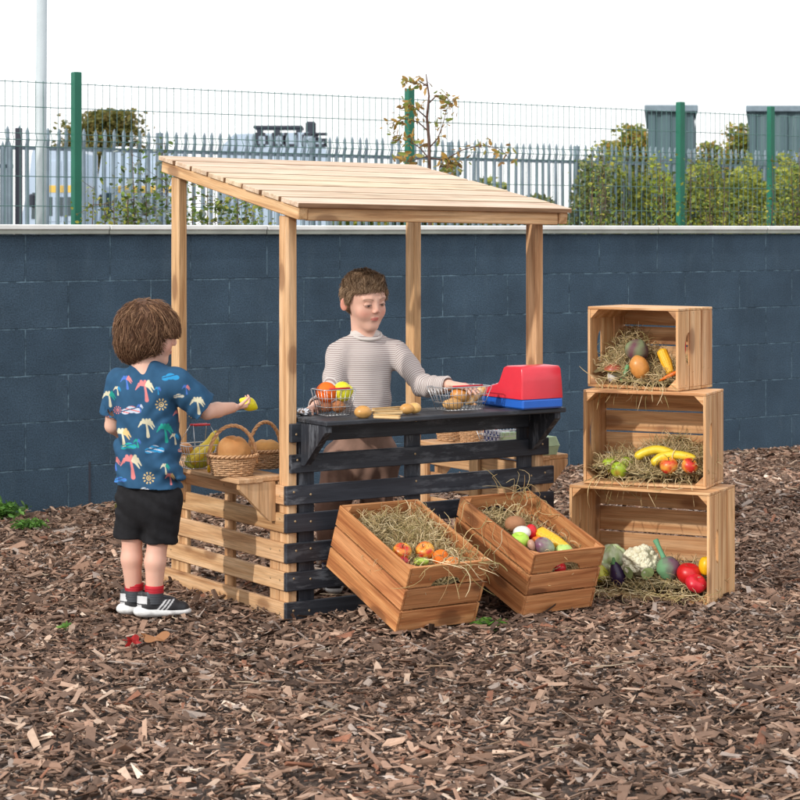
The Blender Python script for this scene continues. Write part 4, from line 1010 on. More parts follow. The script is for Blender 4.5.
# bottom crate
def cabcol(U, P): return lerp((.40, .50, .22), (.62, .66, .45), .5+vnoise(U.astype(np.float32), 4)*1.2)
def leafshape(U): P = U.copy(); ph = np.arctan2(U[:, 1], U[:, 0]); return P*(1+.06*np.sin(ph*7+U[:, 2]*4)+.04*np.sin(ph*13))[:, None]
fin(blob(kat(K1, 612.5, 560, .10), (.058, .055, .055), shape=leafshape, colf=cabcol, nz=.05, ns=5, nu=48, nv=30), 'cabbage', 'pale green cabbage in the left of the bottom crate', 'cabbage', 'rough_produce')
pear(kat(K1, 601, 574, .05), .032, (0, .1, 1), 'yellow-green pear at the far left of the bottom crate', col=(.55, .52, .05), col2=(.5, .45, .05))
c = kat(K1, 617, 574, .03)
def eggsh(U): P = U.copy(); z = U[:, 2]; P[:, :2] *= (1-.32*np.clip((z+.2)/1.2, 0, 1))[:, None]; return P
eg = fin(blob(c, (.029, .029, .048), (-.25, .1, 1), eggsh, col=(.028, .012, .045)), 'aubergine', 'dark purple aubergine in front of the cabbage, bottom crate', 'aubergine')
mb = MB(); tp = c+np.array([-.011, .004, .044]); mb.tube([tp-[0, 0, .008], tp, tp+[-.002, 0, .016]], [.016, .008, .004], 8, col=(.10, .22, .08)); part(mb, 'calyx', 'rough_produce', eg)
def cauli():
    c = kat(K1, 640.5, 563, .065); mb = MB(); R = .062
    V0 = RNG.normal(size=(120, 3)); V0 /= np.linalg.norm(V0, axis=1)[:, None]; V0[:, 2] = np.abs(V0[:, 2])*1.0-.35
    for v in V0:
        v = v/np.linalg.norm(v); q = c+v*[R*.86, R*.8, R*.88]; r = .0115+.006*RNG.random(); k = .9+.15*RNG.random(); blob(q, r, nz=.18, ns=5, col=(.68*k, .63*k, .45*k), nu=18, nv=13, mb=mb)
        for j in range(5):
            w = v+RNG.normal(size=3)*.4; w /= np.linalg.norm(w); blob(q+w*r*.75, r*.45, nz=.15, ns=6, col=(.74, .70, .52), nu=10, nv=8, mb=mb)
    blob(c, (R*.82, R*.78, R*.78), col=(.55, .5, .34), mb=mb, nu=16, nv=12); o = fin(mb, 'cauliflower', 'creamy white cauliflower in the middle of the bottom crate', 'cauliflower', 'rough_produce')
    mb = MB()
    for a in range(5):
        t = a/5*2*PI; V = []
        for j in range(6):
            for i in range(5):
                s = j/5; w = (i-2)/2*.026*math.sin(.3+s*2.3); rr = R*(.86+.22*s); z = -R*.85+s*.045; V.append(c+[math.cos(t)*rr-math.sin(t)*w, math.sin(t)*rr+math.cos(t)*w, z])
        mb.grid(np.array(V), 5, 6, col=(.34, .42, .17))
    part(mb, 'leaves', 'rough_produce', o)
cauli()
c = kat(K1, 668.5, 568.5, .05); ar = fin(blob(c, (.042, .040, .044), (.25, -.2, -1), artshape, colf=lambda U, P: lerp((.16, .07, .11), (.14, .30, .15), .5+.9*U[:, 0]+.5*vnoise(U.astype(np.float32), 3)), nz=.05, ns=4), 'artichoke', 'green-purple artichoke with a long green stem beside the cauliflower', 'artichoke', 'rough_produce')
mb = MB(); a = kat(K1, 662, 554, .06); b = kat(K1, 655.5, 540, .075); mb.tube([c, a, a*.4+b*.6, b], [.014, .0085, .0085, .011], 10, col=(.13, .33, .18)); part(mb, 'stem', 'rough_produce', ar)
apple(kat(K1, 689, 574, .045), .045, 'big smooth red tomato behind the ribbed one, bottom crate', (.1, -.2, 1), red=(.60, .012, .015), yel=(.55, .012, .012), name='tomato', cat='tomato', stk=False)
def ribsh(U): P = apple_shape(U); ph = np.arctan2(U[:, 1], U[:, 0]); P[:, :2] *= (.94+.08*np.abs(np.cos(ph*3)))[:, None]; return P
fin(blob(kat(K1, 696, 583.5, .015), (.040, .038, .034), (.3, -.6, .8), ribsh, col=(.60, .014, .03)), 'ribbed_tomato', 'ribbed red tomato in front at the right of the bottom crate', 'tomato')
fin(blob(kat(K1, 707, 566, .06), (.030, .030, .042), (.05, 0, 1), ribsh, col=(.80, .47, .01)), 'yellow_pepper', 'yellow pepper against the right wall of the bottom crate', 'pepper')
# ================================================================ THINGS ON THE COUNTER
CZ = .6975
def on(u, d, z=0): return H(u, d, CZ+z)
def onpx(px, py, z=CZ): Y = F*(HC-z)/(py-HY); return at(px, py, Y)
def rrect(a, b, r, n=5):
    P = []
    for cx, cy, s in ((a-r, b-r, 0), (-a+r, b-r, PI/2), (-a+r, -b+r, PI), (a-r, -b+r, 3*PI/2)):
        for k in range(n+1): t = s+k/n*PI/2; P.append((cx+r*math.cos(t), cy+r*math.sin(t)))
    return np.array(P)
def wire_basket(c, ex, ey, a, b, h, label, handles, taper=.72, fold=True, group='small wire play baskets'):
    c = np.array(c, float); root = thing('wire_basket', c, label, 'wire basket', group); mb = MB()
    def loop(k, z, r=.0013): P = rrect(a*k, b*k, .02); mb.tube([c+ex*x+ey*y+Zv*z for x, y in P], r, 5, True)
    zs = [.002, h*.34, h*.67, h]
    for z in zs: loop(taper+(1-taper)*z/h, z, .0019 if z == h else .0012)
    def vw(x, y): mb.tube([c+(ex*x*taper+ey*y*taper)+Zv*.002, c+ex*x+ey*y+Zv*h], .0010, 4)
    na = max(3, int(a*2/.022)); nb = max(3, int(b*2/.022))
    for k in range(na+1):
        x = -a+.006+(2*a-.012)*k/na
        for s in (-1, 1): vw(x, s*b)
        mb.tube([c+ex*x*taper-ey*b*taper+Zv*.002, c+ex*x*taper+ey*b*taper+Zv*.002], .001, 4)
    for k in range(nb+1):
        y = -b+.006+(2*b-.012)*k/nb
        for s in (-1, 1): vw(s*a, y)
    mb.build('wire_body', 'steel', root)
    for s in (-1, 1):
        w = a*.62
        if fold:
            P = [c+ex*-w+ey*s*b+Zv*h, c+ex*-w+ey*(s*b-s*.010)+Zv*(h+.004), c+ex*w+ey*(s*b-s*.010)+Zv*(h+.004), c+ex*w+ey*s*b+Zv*h]
            m = MB(); m.tube(P, .0012, 5); m.tube([P[1]+ex*.0, P[2]], .0034, 8, col=(1, 1, 1)); m.build('handle', 'redcoat', root)
        else:
            m = MB(); top = c+Zv*(h+.070)+ey*s*.012; m.tube([c+ex*-w+ey*s*b+Zv*h, top-ex*w*.62], .0013, 5); m.tube([c+ex*w+ey*s*b+Zv*h, top+ex*w*.62], .0013, 5); hh = m.build('handle', 'steel', root)
            m = MB(); m.tube([top-ex*w*.64, top+ex*w*.64], .0036, 8); m.build('grip', 'redcoat', hh)
    return root
U2 = HU; V2 = HV
# left wire basket (ball and lemon)
bL = onpx(333.5, 415, CZ)+HV*.0
wire_basket(bL, HU, HV, .066, .052, .092, 'small wire basket with orange and lemon at the left end of the counter', None)
fin(blob(bL+HV*.012-HU*.022+Zv*.080, .037, col=(.90, .16, .015), nz=.01, ns=2), 'orange', 'large bright orange in the wire basket at the left end of the counter', 'orange', 'rough_produce')
lem = blob(bL+HU*.030-HV*.012+Zv*.082, (.036, .033, .033), (1, 0, .2), shape=lambda U: U*np.array([1, 1, 1.0])+np.array([0, 0, 1.])*np.sign(U[:, 2:3])*np.maximum(np.abs(U[:, 2:3])-.85, 0)*1.2, col=(.72, .68, .03)); fin(lem, 'lemon', 'yellow-green lemon in the wire basket beside the large orange', 'lemon')
for du, dv, r, lb in ((.012, -.012, .026, 'brown bread roll under the lemon in the left wire basket'), (-.022, .010, .024, 'darker brown roll under the orange in the left wire basket')):
    fin(blob(bL+HU*du+HV*dv+Zv*.030, (r, r*.9, r*.85), nz=.06, ns=3, col=(.42, .17, .07) if du > 0 else (.30, .11, .05)), 'bread_roll', lb, 'bread roll', 'rough_produce')
# potatoes and breadsticks
def bun(c, r, label, rx=1.0, col=(.60, .30, .08)):
    def cf(U, P): return lerp((.56, .31, .10), col, .45+U[:, 2]*.9+.5*vnoise((U+c[0]*5).astype(np.float32), 2.5))
    return fin(blob(c, (r*rx, r*.9, r*.74), (0, 0, 1), colf=cf, nz=.04, ns=2.5), 'bread_roll', label, 'bread roll')
c = onpx(364.5, 418, CZ); bun(c+Zv*.020+HV*.01, .031, 'round golden bread roll left of the breadsticks on the counter')
c = onpx(412, 414.5, CZ); o = bun(c+Zv*.020+HV*.01-HU*.014, .026, 'double golden bread roll right of the breadsticks on the counter'); m = blob(c+Zv*.021+HV*.010+HU*.016, (.025, .023, .020), col=(.74, .44, .15), nz=.04, ns=2.5); part(m, 'second_lobe', 'produce', o)
for (p0, p1, q, w, lb) in (((374, 409.5), (401.5, 408.5), .030, .016, 'rear pale breadstick lying on the counter between two golden rolls'), ((374, 412.5), (403, 412.5), .014, .018, 'middle pale breadstick, lying on top of the other two'), ((373, 415.5), (399, 417.5), .004, .016, 'front pale breadstick, nearest the counter edge')):
    a = onpx(p0[0], p0[1]+3, CZ+.002+q*.3); b = onpx(p1[0], p1[1]+2, CZ+.002+q*.3); d = b-a; L = np.linalg.norm(d); d = d/L; n_ = np.cross(Zv, d); mb = MB()
    mb.box(a, d*L, n_*w, Zv*.012, ch=.003, col=(.70, .48, .24)); mb.box(a+Zv*.0125-d*.001, d*(L+.002), n_*w, Zv*.002, ch=.001, col=(.62, .38, .15)); fin(mb, 'breadstick', lb, 'breadstick', 'rough_produce')
mb = blob(onpx(304, 415.5, CZ)+Zv*.012, (.024, .016, .012), nz=.5, ns=4, nu=24, nv=16); mb.build('foil_wrap', 'foil', **P_('crumpled shiny foil under the hand of the child behind the counter', 'foil'))
# right wire basket (bread)
bR = onpx(459.5, 409.5, CZ)
wire_basket(bR, HU, HV, .105, .062, .085, 'wire basket of bread under the hand of the striped-top child', None)
bun(bR+HU*.002-HV*.004+Zv*.052, .038, 'round orange-brown roll on top in the wire basket of bread', col=(.66, .27, .06))
fin(blob(bR-HU*.035-HV*.010+Zv*.022, (.022, .022, .045), HU, nz=.04, ns=2, col=(.70, .40, .15)), 'bread_roll', 'long golden roll lying in the bottom left of the bread basket', 'bread roll')
def baguette(a, b, r, label):
    P = [a+(b-a)*t for t in np.linspace(0, 1, 14)]; s = np.linspace(0, 1, 14); mb = MB(); C = np.array([(.68, .38, .13) if k % 3 else (.82, .62, .36) for k in range(14)]); mb.tube(P, r*np.clip(np.sin(s*PI)*2.2, .25, 1), 12, col=C); return fin(mb, 'baguette', label, 'baguette')
baguette(bR+HU*.012-HV*.02+Zv*.020, bR+HU*.105-HV*.018+Zv*.080, .017, 'small baguette leaning in the right of the wire bread basket')
fin(blob(bR+HU*.055+HV*.02+Zv*.055, (.026, .022, .022), col=(.58, .03, .05)), 'toy_apple', 'dark red toy apple behind the baguette in the bread basket', 'apple')
# cash register, seen from behind
def register():
    o = H(.861, -.208, CZ+.001); root = thing('toy_till', H(.955, -.08, CZ), 'red toy cash register with a blue base on the right end of the counter', 'cash register'); w, D = .190, .262
    def loft(sec, mats, name, par):
        pass
    mb = MB()   # blue base
    mb.box(o+HU*.002+HV*.002, HU*(w-.004), HV*(D-.004), Zv*.036, ch=.006); base = mb.build('base', 'blueplastic', root)
    mb = MB()
    for uu in (.02, w-.03):
        for dd in (.02, D-.03): mb.box(o+HU*uu+HV*dd-Zv*.0012, HU*.014, HV*.014, Zv*.003, ch=.001)
    mb.build('foot', 'blueplastic', base)
    # red shell: profile along depth (d from the customer side to the key side), loft across u with taper
    prof = [(.004, .0365), (.006, .10), (.010, .145), (.020, .154), (.105, .155), (.118, .150), (.150, .098), (.160, .088), (.250, .066), (.258, .058), (.259, .0365)]
    P = []
    for i in range(len(prof)):
        P.append(prof[i])
    P = np.array(P); us = [0., .002, .006, w-.006, w-.002, w]; ins = [.005, .002, 0, 0, .002, .005]; V = []
    cz = .075; cd = D/2
    for u, q in zip(us, ins):
        for d, z in P:
            dd = d+(q if d < cd else -q)*.8; zz = z-(q*.8 if z > .05 else 0); tp = .006*(z-.036)/.12; uu = u+(tp if u < w/2 else -tp); V.append(o+HU*uu+HV*dd+Zv*zz)
    n = len(P); V = np.array(V); mb = MB(); mb.grid(V, n, len(us), flip=True)
    for k, fl in ((0, 0), (len(us)-1, 1)): f = list(range(n)); mb.add(V[k*n:(k+1)*n], [np.array([f if fl else f[::-1]])], smooth=False)
    sh = mb.build('shell', 'redplastic', root); sh.data.set_sharp_from_angle(angle=.75)
    mb = MB(); nk = 0
    E = HV*(.250-.160)+Zv*(.066-.088); E /= np.linalg.norm(E); Nn = np.cross(E, HU); Nn = Nn if Nn[2] > 0 else -Nn
    for i in range(4):
        for j in range(3): mb.box(o+HU*(.03+.034*i)+HV*.166+Zv*.0875+E*(.026*j)-Nn*.003, HU*.022, E*.018, Nn*.008, ch=.002, col=(1, 1, 1))
    mb.build('keys', 'vanwhite', sh)
register()
# ================================================================ LEFT SHELF
def wicker(c, a, b, h, label, hang=0., flare=1.22, handle_h=.125, hdir=None, rows=9):
    c = np.array(c, float); root = thing('wicker_basket', c, label, 'wicker basket', 'small wicker bread baskets'); mb = MB(); ns = 22; ex, ey = hdir if hdir else (HU, HV)
    ex = ex*math.cos(hang)+ey*math.sin(hang); ey = np.cross(Zv, ex)
    def R(z): s = z/h; return 1/flare+(1-1/flare)*s**.8
    for k in range(rows):
        z = .004+(h-.010)*k/(rows-1); P = []; m = ns*4
        for i in range(m):
            t = i/m*2*PI; w = .0022*math.sin(t*ns/2+(k % 2)*PI); P.append(c+ex*math.cos(t)*(a*R(z)+w)+ey*math.sin(t)*(b*R(z)+w)+Zv*(z+.0006*math.sin(t*5+k)))
        mb.tube(P, h/rows*.42, 5, True, col=tuple((.85+.3*RNG.random())*np.ones(3)))
    for j in range(ns):
        t = (j+.5)/ns*2*PI; mb.tube([c+ex*math.cos(t)*a*R(z)+ey*math.sin(t)*b*R(z)+Zv*z for z in (.001, h*.5, h)], .0020, 5)
    P = [(c+ex*math.cos(t)*a/flare*.98*r+ey*math.sin(t)*b/flare*.98*r+Zv*.004) for r in (0.001, 1) for t in np.linspace(0, 2*PI, 24, endpoint=False)]
    mb.grid(np.array(P), 24, 2, True, col=(.7, .7, .7)); body = mb.build('woven_body', 'wicker', root)
    mb = MB()
    for q in range(2):     # plaited border
        P = []; m = 120
        for i in range(m): t = i/m*2*PI; u = t*ns*.75+q*PI; P.append(c+ex*math.cos(t)*(a+.004+.0042*math.cos(u))+ey*math.sin(t)*(b+.004+.0042*math.cos(u))+Zv*(h+.0035*math.sin(u)))
        mb.tube(P, .0038, 6, True, col=(1.05, 1.0, .95))
    mb.build('rim', 'wicker', root)
    mb = MB(); n = 60
    for q in range(3):
        P = []
        for i in range(n):
            t = PI*i/(n-1); u = i*.55+q*2.09; base = ex*math.cos(t)*(a+.002)+Zv*(h*.55+handle_h*math.sin(t)**.85); rad = ex*math.cos(t)+Zv*math.sin(t); P.append(c+base+rad*.0035*math.cos(u)+ey*.0035*math.sin(u))
        mb.tube(P, .0038, 6, col=(1.1, .98, .85))
    mb.build('handle', 'wicker', root)
    return root
SZ = .4905
w1 = onpx(232, 481.5, SZ); w1 = at(232, 482, w1[1]+.02); w1[2] = SZ
c1 = H(-.098, .175, SZ); c2 = H(-.075, .425, SZ)
c1 = np.array([xt(232.5, 7.19), 7.19, SZ]); 
c2 = np.array([xt(265, 7.40), 7.40, SZ])
wd = (np.array([.96, .28, 0]), np.array([-.28, .96, 0]))
wicker(c1, .083, .066, .070, 'oval wicker basket holding a big round loaf, nearest corner of the left shelf', hdir=wd, handle_h=.135)
wicker(c2, .068, .062, .066, 'wicker basket with a small loaf, between the front basket and the stall post', hdir=(np.array([.8, .6, 0]), np.array([-.6, .8, 0])), handle_h=.13)
def loaf(c, r, ax, label, col, cut=True):
    def cf(U, P): return lerp((.56, .31, .12), col, .45+.7*vnoise((U*1.4+c[0]*3).astype(np.float32), 1.3)+.25*U[:, 2])
    def sh(U): P = U.copy(); s = np.exp(-((U[:, 0]-.1*np.sin(U[:, 1]*3))/.10)**2)*np.clip(U[:, 2]+.3, 0, 1); P *= (1-.06*s)[:, None]; return P
    return fin(blob(c, r, ax, sh if cut else None, colf=cf, nz=.05, ns=3), 'loaf', label, 'loaf', 'rough_produce')
loaf(c1+np.array([.004, 0, .084]), (.060, .052, .054), (.1, -.1, 1), 'big round orange-brown loaf in the front wicker basket', (.42, .18, .055))
loaf(c2+np.array([.004, 0, .070]), (.056, .050, .034), (0, 0, 1), 'flatter golden loaf in the wicker basket by the post', (.66, .32, .09))
c3 = np.array([xt(200, 7.42), 7.42, SZ])
wire_basket(c3, np.array([.84, .54, 0]), np.array([-.54, .84, 0]), .085, .062, .085, 'wire basket with raised red handles and bananas on the left shelf', None, fold=False)
def rel(c, x, y, z): return c+np.array([.84, .54, 0])*x+np.array([-.54, .84, 0])*y+Zv*z
banana([rel(c3, -.055, -.01, .030), rel(c3, -.02, -.01, .055), rel(c3, .03, -.008, .085), rel(c3, .072, 0, .13)], .018, 'upper banana sticking out of the red-handled wire basket')
banana([rel(c3, -.055, -.03, .022), rel(c3, -.02, -.033, .045), rel(c3, .03, -.03, .075), rel(c3, .060, -.02, .115)], .017, 'lower banana in the red-handled wire basket')
fin(blob(rel(c3, -.02, -.022, .026), (.028, .022, .05), (1, .4, .1), nz=.05, ns=2, col=(.36, .36, .03)), 'mango', 'olive-green mango low in the red-handled wire basket', 'mango')
fin(blob(rel(c3, -.055, .01, .070), (.028, .026, .022), nz=.04, ns=2, col=(.62, .28, .10)), 'onion', 'orange-brown onion at the left in the red-handled wire basket', 'onion')
fin(blob(np.array([xt(210.5, 7.27), 7.27, SZ+.026]), (.010, .012, .028), (.25, 0, 1), col=(.85, .50, .02)), 'yellow_squash', 'small yellow squash standing between the wire and wicker baskets', 'squash')
# ================================================================ RIGHT SHELF
for (u, d, a, b, lb) in ((1.215, .74, .075, .068, 'wicker basket furthest back on the right shelf, seen under the counter'), (1.205, .575, .062, .058, 'wicker basket in the middle of the right shelf, seen under the counter')):
    wicker(H(u, d, SZ), a, b, .068, lb, handle_h=.12, hdir=(HV, -HU))
wb = H(1.205, .40, SZ); wire_basket(wb, HV, -HU, .085, .062, .075, 'wire basket with packets on the right shelf, seen under the counter', None)
mb = MB(); k = 0
for i in range(8):
    for j in range(5):
        q = wb+HV*(.045-.0125*i)-HU*.045+Zv*(.006+.0125*j); mb.box(q, -HV*.0125, HU*.004, Zv*.0125, ch=.0003, col=((.62, .64, .70) if (i+j) % 2 else (.03, .05, .22)), tone=0)
mb.box(wb+HV*.045-HU*.040+Zv*.006, -HV*.1, HU*.05, Zv*.062, ch=.002, col=(.6, .62, .68), tone=0)
fin(mb, 'checked_packet', 'small navy and white checked packet in the wire basket on the right shelf', 'packet', 'vcol')
mb = MB(); mb.box(wb-HV*.055-HU*.04+Zv*.006, -HV*.022, HU*.07, Zv*.060, ch=.002, col=(.42, .58, .36), tone=0); fin(mb, 'green_packet', 'pale green packet at the end of the wire basket on the right shelf', 'packet', 'vcol')
mb = MB(); mb.box(H(1.19, .235, SZ+.0005), -HV*.05, HU*.05, Zv*.058, ch=.004, col=(.60, .04, .14), tone=0); mb.box(H(1.188, .186, SZ+.001), HV*.048, -HU*.002, Zv*.03, ch=.0005, col=(.8, .8, .3), tone=0); fin(mb, 'pink_box', 'pink and yellow box beside the wire basket on the right shelf', 'box', 'vcol')
def carton():
    c = H(1.205, .105, SZ); root = thing('egg_carton', c, 'pale green egg carton with a yellow label on the end of the right shelf', 'egg carton'); mb = MB(); e1, e2 = HV, HU
    def lump(z0, z1, k0, k1, name):
        mb = MB(); V = []; n = 40
        for z, k in ((z0, k0), (z0*.5+z1*.5, (k0+k1)/2), (z1, k1)):
            for i in range(n):
                t = i/n*2*PI; r = .038*k*(1+.07*math.cos(t*4+PI)); s = abs(math.cos(t))**.5*np.sign(math.cos(t)); w = abs(math.sin(t))**.5*np.sign(math.sin(t)); V.append(c+e1*s*r*1.3+e2*w*r+Zv*z)
        mb.grid(np.array(V), n, 3, True); V = np.array(V); mb.add(V[:n], [np.array([list(range(n))[::-1]])]); mb.add(V[-n:], [np.array([list(range(n))])]); return mb.build(name, 'carton', root)
    lump(.0005, .034, .80, 1.0, 'tray'); lump(.035, .068, 1.04, .78, 'lid')
    mb = MB(); q = c-e2*.034-Zv*0; mb.box(c-e1*.030-e2*.0415+Zv*.036, e1*.045, e2*.004, Zv*.026, ch=.001); mb.build('label', 'label_yellow', root)
carton()
# ================================================================ PEOPLE
def V3(*a): return np.array(a, float)
def unit(v): v = np.array(v, float); return v/np.linalg.norm(v)
def headframe(f, roll=0.):
    y = unit(f); x = unit(np.cross(y, [0, 0, 1])); z = np.cross(x, y); c, s = math.cos(roll), math.sin(roll); x, z = x*c+z*s, z*c-x*s; return np.stack([x, y, z], 1)
def add_head(Fd, hc, R, sc, ears=True):
    T = lambda p: hc+R@(np.array(p)*sc)
    Fd.ell(T((0, -.008, .024)), np.array((.071, .088, .078))*sc, R, .01)
    Fd.ell(T((0, .020, -.028)), np.array((.051, .058, .063))*sc, R, .02*sc)
    Fd.cap(T((-.022, .028, -.068)), T((.014, .030, -.070)), .022*sc, k=.022*sc)
    Fd.cap(T((-.007, .052, -.083)), T((.007, .052, -.083)), .016*sc, k=.018*sc)
    for s in (-1, 1):
        Fd.ell(T((s*.034, .046, -.030)), np.array((.021, .019, .024))*sc, R, .018*sc)
        Fd.ell(T((s*.028, .088, .003)), np.array((.014, .008, .008))*sc, R, .010*sc, sub=True)
        Fd.ell(T((s*.028, .0705, .000)), np.array((.0145, .0095, .0085))*sc, R, .003*sc)
        Fd.cap(T((s*.018, .076, .021)), T((s*.040, .068, .021)), .0045*sc, k=.014*sc)
    Fd.cap(T((0, .0775, .016)), T((0, .0870, -.018)), .0052*sc, .0078*sc, k=.012*sc)
    for s in (-1, 1): Fd.ell(T((s*.009, .085, -.024)), np.array((.0055, .006, .0048))*sc, R, .005*sc)
    Fd.cap(T((-.009, .0735, -.0475)), T((.009, .0735, -.0475)), .0040*sc, k=.006*sc); Fd.cap(T((-.007, .0735, -.0545)), T((.007, .0735, -.0545)), .0044*sc, k=.006*sc)
    Fd.cap(T((-.018, .083, -.0505)), T((.018, .083, -.0505)), .0012*sc, k=.004*sc, sub=True)
    if ears:
        for s in (-1, 1):
            er = R@rotz(s*.80)
            Fd.ell(T((s*.078, -.012, -.008)), np.array((.0055, .0145, .0245))*sc, er, .006*sc); Fd.ell(T((s*.083, -.006, -.005)), np.array((.0035, .0085, .015))*sc, er, .005*sc, sub=True)
def add_hand(Fd, w, f, n, sc, curls, spread=.10, thumb=(.5, .5), thumbside=1, fr=.0058):
    """w wrist, f finger direction, n palm side; curls per finger in radians per joint"""
    f = unit(f); n = unit(np.array(n)-f*np.dot(n, f)); s = np.cross(f, n)*thumbside
    pl = .052*sc
    for q in (-1.5, -.5, .5, 1.5): Fd.cap(w+s*q*.006*sc, w+f*pl+s*q*.0118*sc, .0105*sc, .0088*sc, k=.006)
    for i, (L, c) in enumerate(zip((.046, .052, .048, .037), curls)):
        q = (1.5-i); p = w+f*(pl-(.004 if i in (0, 3) else 0))+s*q*.0128*sc; d = unit(f+s*q*spread); r = fr*sc
        for L2 in (.45, .31, .24):
            a = c; nn = unit(n-d*np.dot(n, d)); d = unit(d*math.cos(a)+nn*math.sin(a)); e = p+d*L*L2*sc*1.05; Fd.cap(p, e, r, r*.9, k=.0025); p = e; r *= .92
    p = w+f*.012*sc+s*.015*sc; d = unit(f*.75+s*.75+n*thumb[0])
    for L2, r in ((.026, .0085), (.022, .0068), (.017, .0058)):
        e = p+d*L2*sc; Fd.cap(p, e, r*sc, r*.9*sc, k=.004); p = e; d = unit(d+f*.35*thumb[1]+n*.35*thumb[1]-s*.25*thumb[1])
SK = np.array((.70, .425, .325)); SKR = np.array((.64, .25, .19))
def paint_skin(V, hc, R, sc, brow, extra=None, lid=.45):
    C = np.tile(SK, (len(V), 1)); C *= (1+.06*vnoise(V.astype(np.float32), 30))[:, None]
    L = (V-hc)@R/sc; x, y, z = L.T
    def bl(m, col): 
        nonlocal C; m = np.clip(m, 0, 1)[:, None]; C = C*(1-m)+np.array(col)*m
    front = y > .03
    def g(cx, cz, rx, rz, soft=1.): return np.clip((1.25-np.sqrt(((x-cx)/rx)**2+((z-cz)/rz)**2))*4*soft, 0, 1)*front
    def gs_(cx, cz, rx, rz): return np.exp(-((x-cx)/rx)**2-((z-cz)/rz)**2)*front
    for s in (-1, 1):
        bl(.55*gs_(s*.037, -.032, .020, .016), SKR*1.05); bl(.35*gs_(s*.028, .002, .022, .012), SK*[.84, .72, .70])
        bl(.55*g(s*.028, -.0022, .0095, .0026), (.42, .36, .33)); bl(.9*g(s*.027+.002, -.0018, .0046, .0032), (.05, .033, .026))
        lidline = .0022-((x-s*.028)/.013)**2*.0035
        bl(np.clip(1.35-np.abs(z-lidline)/.0016, 0, 1)*(np.abs(x-s*.028) < .0135)*front, (.09, .045, .032))
        bl(.55*np.clip(1.2-np.abs(z-lidline-.0055)/.0014, 0, 1)*(np.abs(x-s*.028) < .012)*front, SK*.6)
        br = .0225-((x-s*.030)/.017)**2*.004; bl(.62*np.clip(1.4-np.abs(z-br)/.0026, 0, 1)*(np.abs(x-s*.029) < .0165)*front, brow)
        bl(.6*(np.abs(x) > .070)*(y < .02)*(y > -.04)*(np.abs(z) < .035), SKR*[1.12, 1.2, 1.15])
        bl(.75*gs_(s*.0065, -.0295, .003, .0018), SK*[.45, .3, .28])
    bl(.4*gs_(0, -.021, .012, .010), SKR*1.1)
    mo = np.clip((1.1-np.sqrt((x/.0165)**2+((z+.0508)/.0066)**2))*5, 0, 1)*(y > .05); bl(.85*mo, (.56, .15, .13))
    bl(.8*np.clip(1.2-np.abs(z+.0505-.0+abs(0))/.0012, 0, 1)*(np.abs(x) < .0165)*(y > .06), (.24, .06, .05))
    if extra: C = extra(V, C)
    return C
def sdf_obj(Fd, name, mat, parent, colf=None, sm=2, exf=None):
    V, Q = Fd.mesh(); V = smooth_mesh(V, Q, sm, .5); mb = MB(); C = np.ones((len(V), 3)) if colf is None else colf(V); ex = exf(V) if exf else {}
    mb.add(V, [Q], 0, None, C, True, **ex); return mb.build(name, mat, parent), V, Q
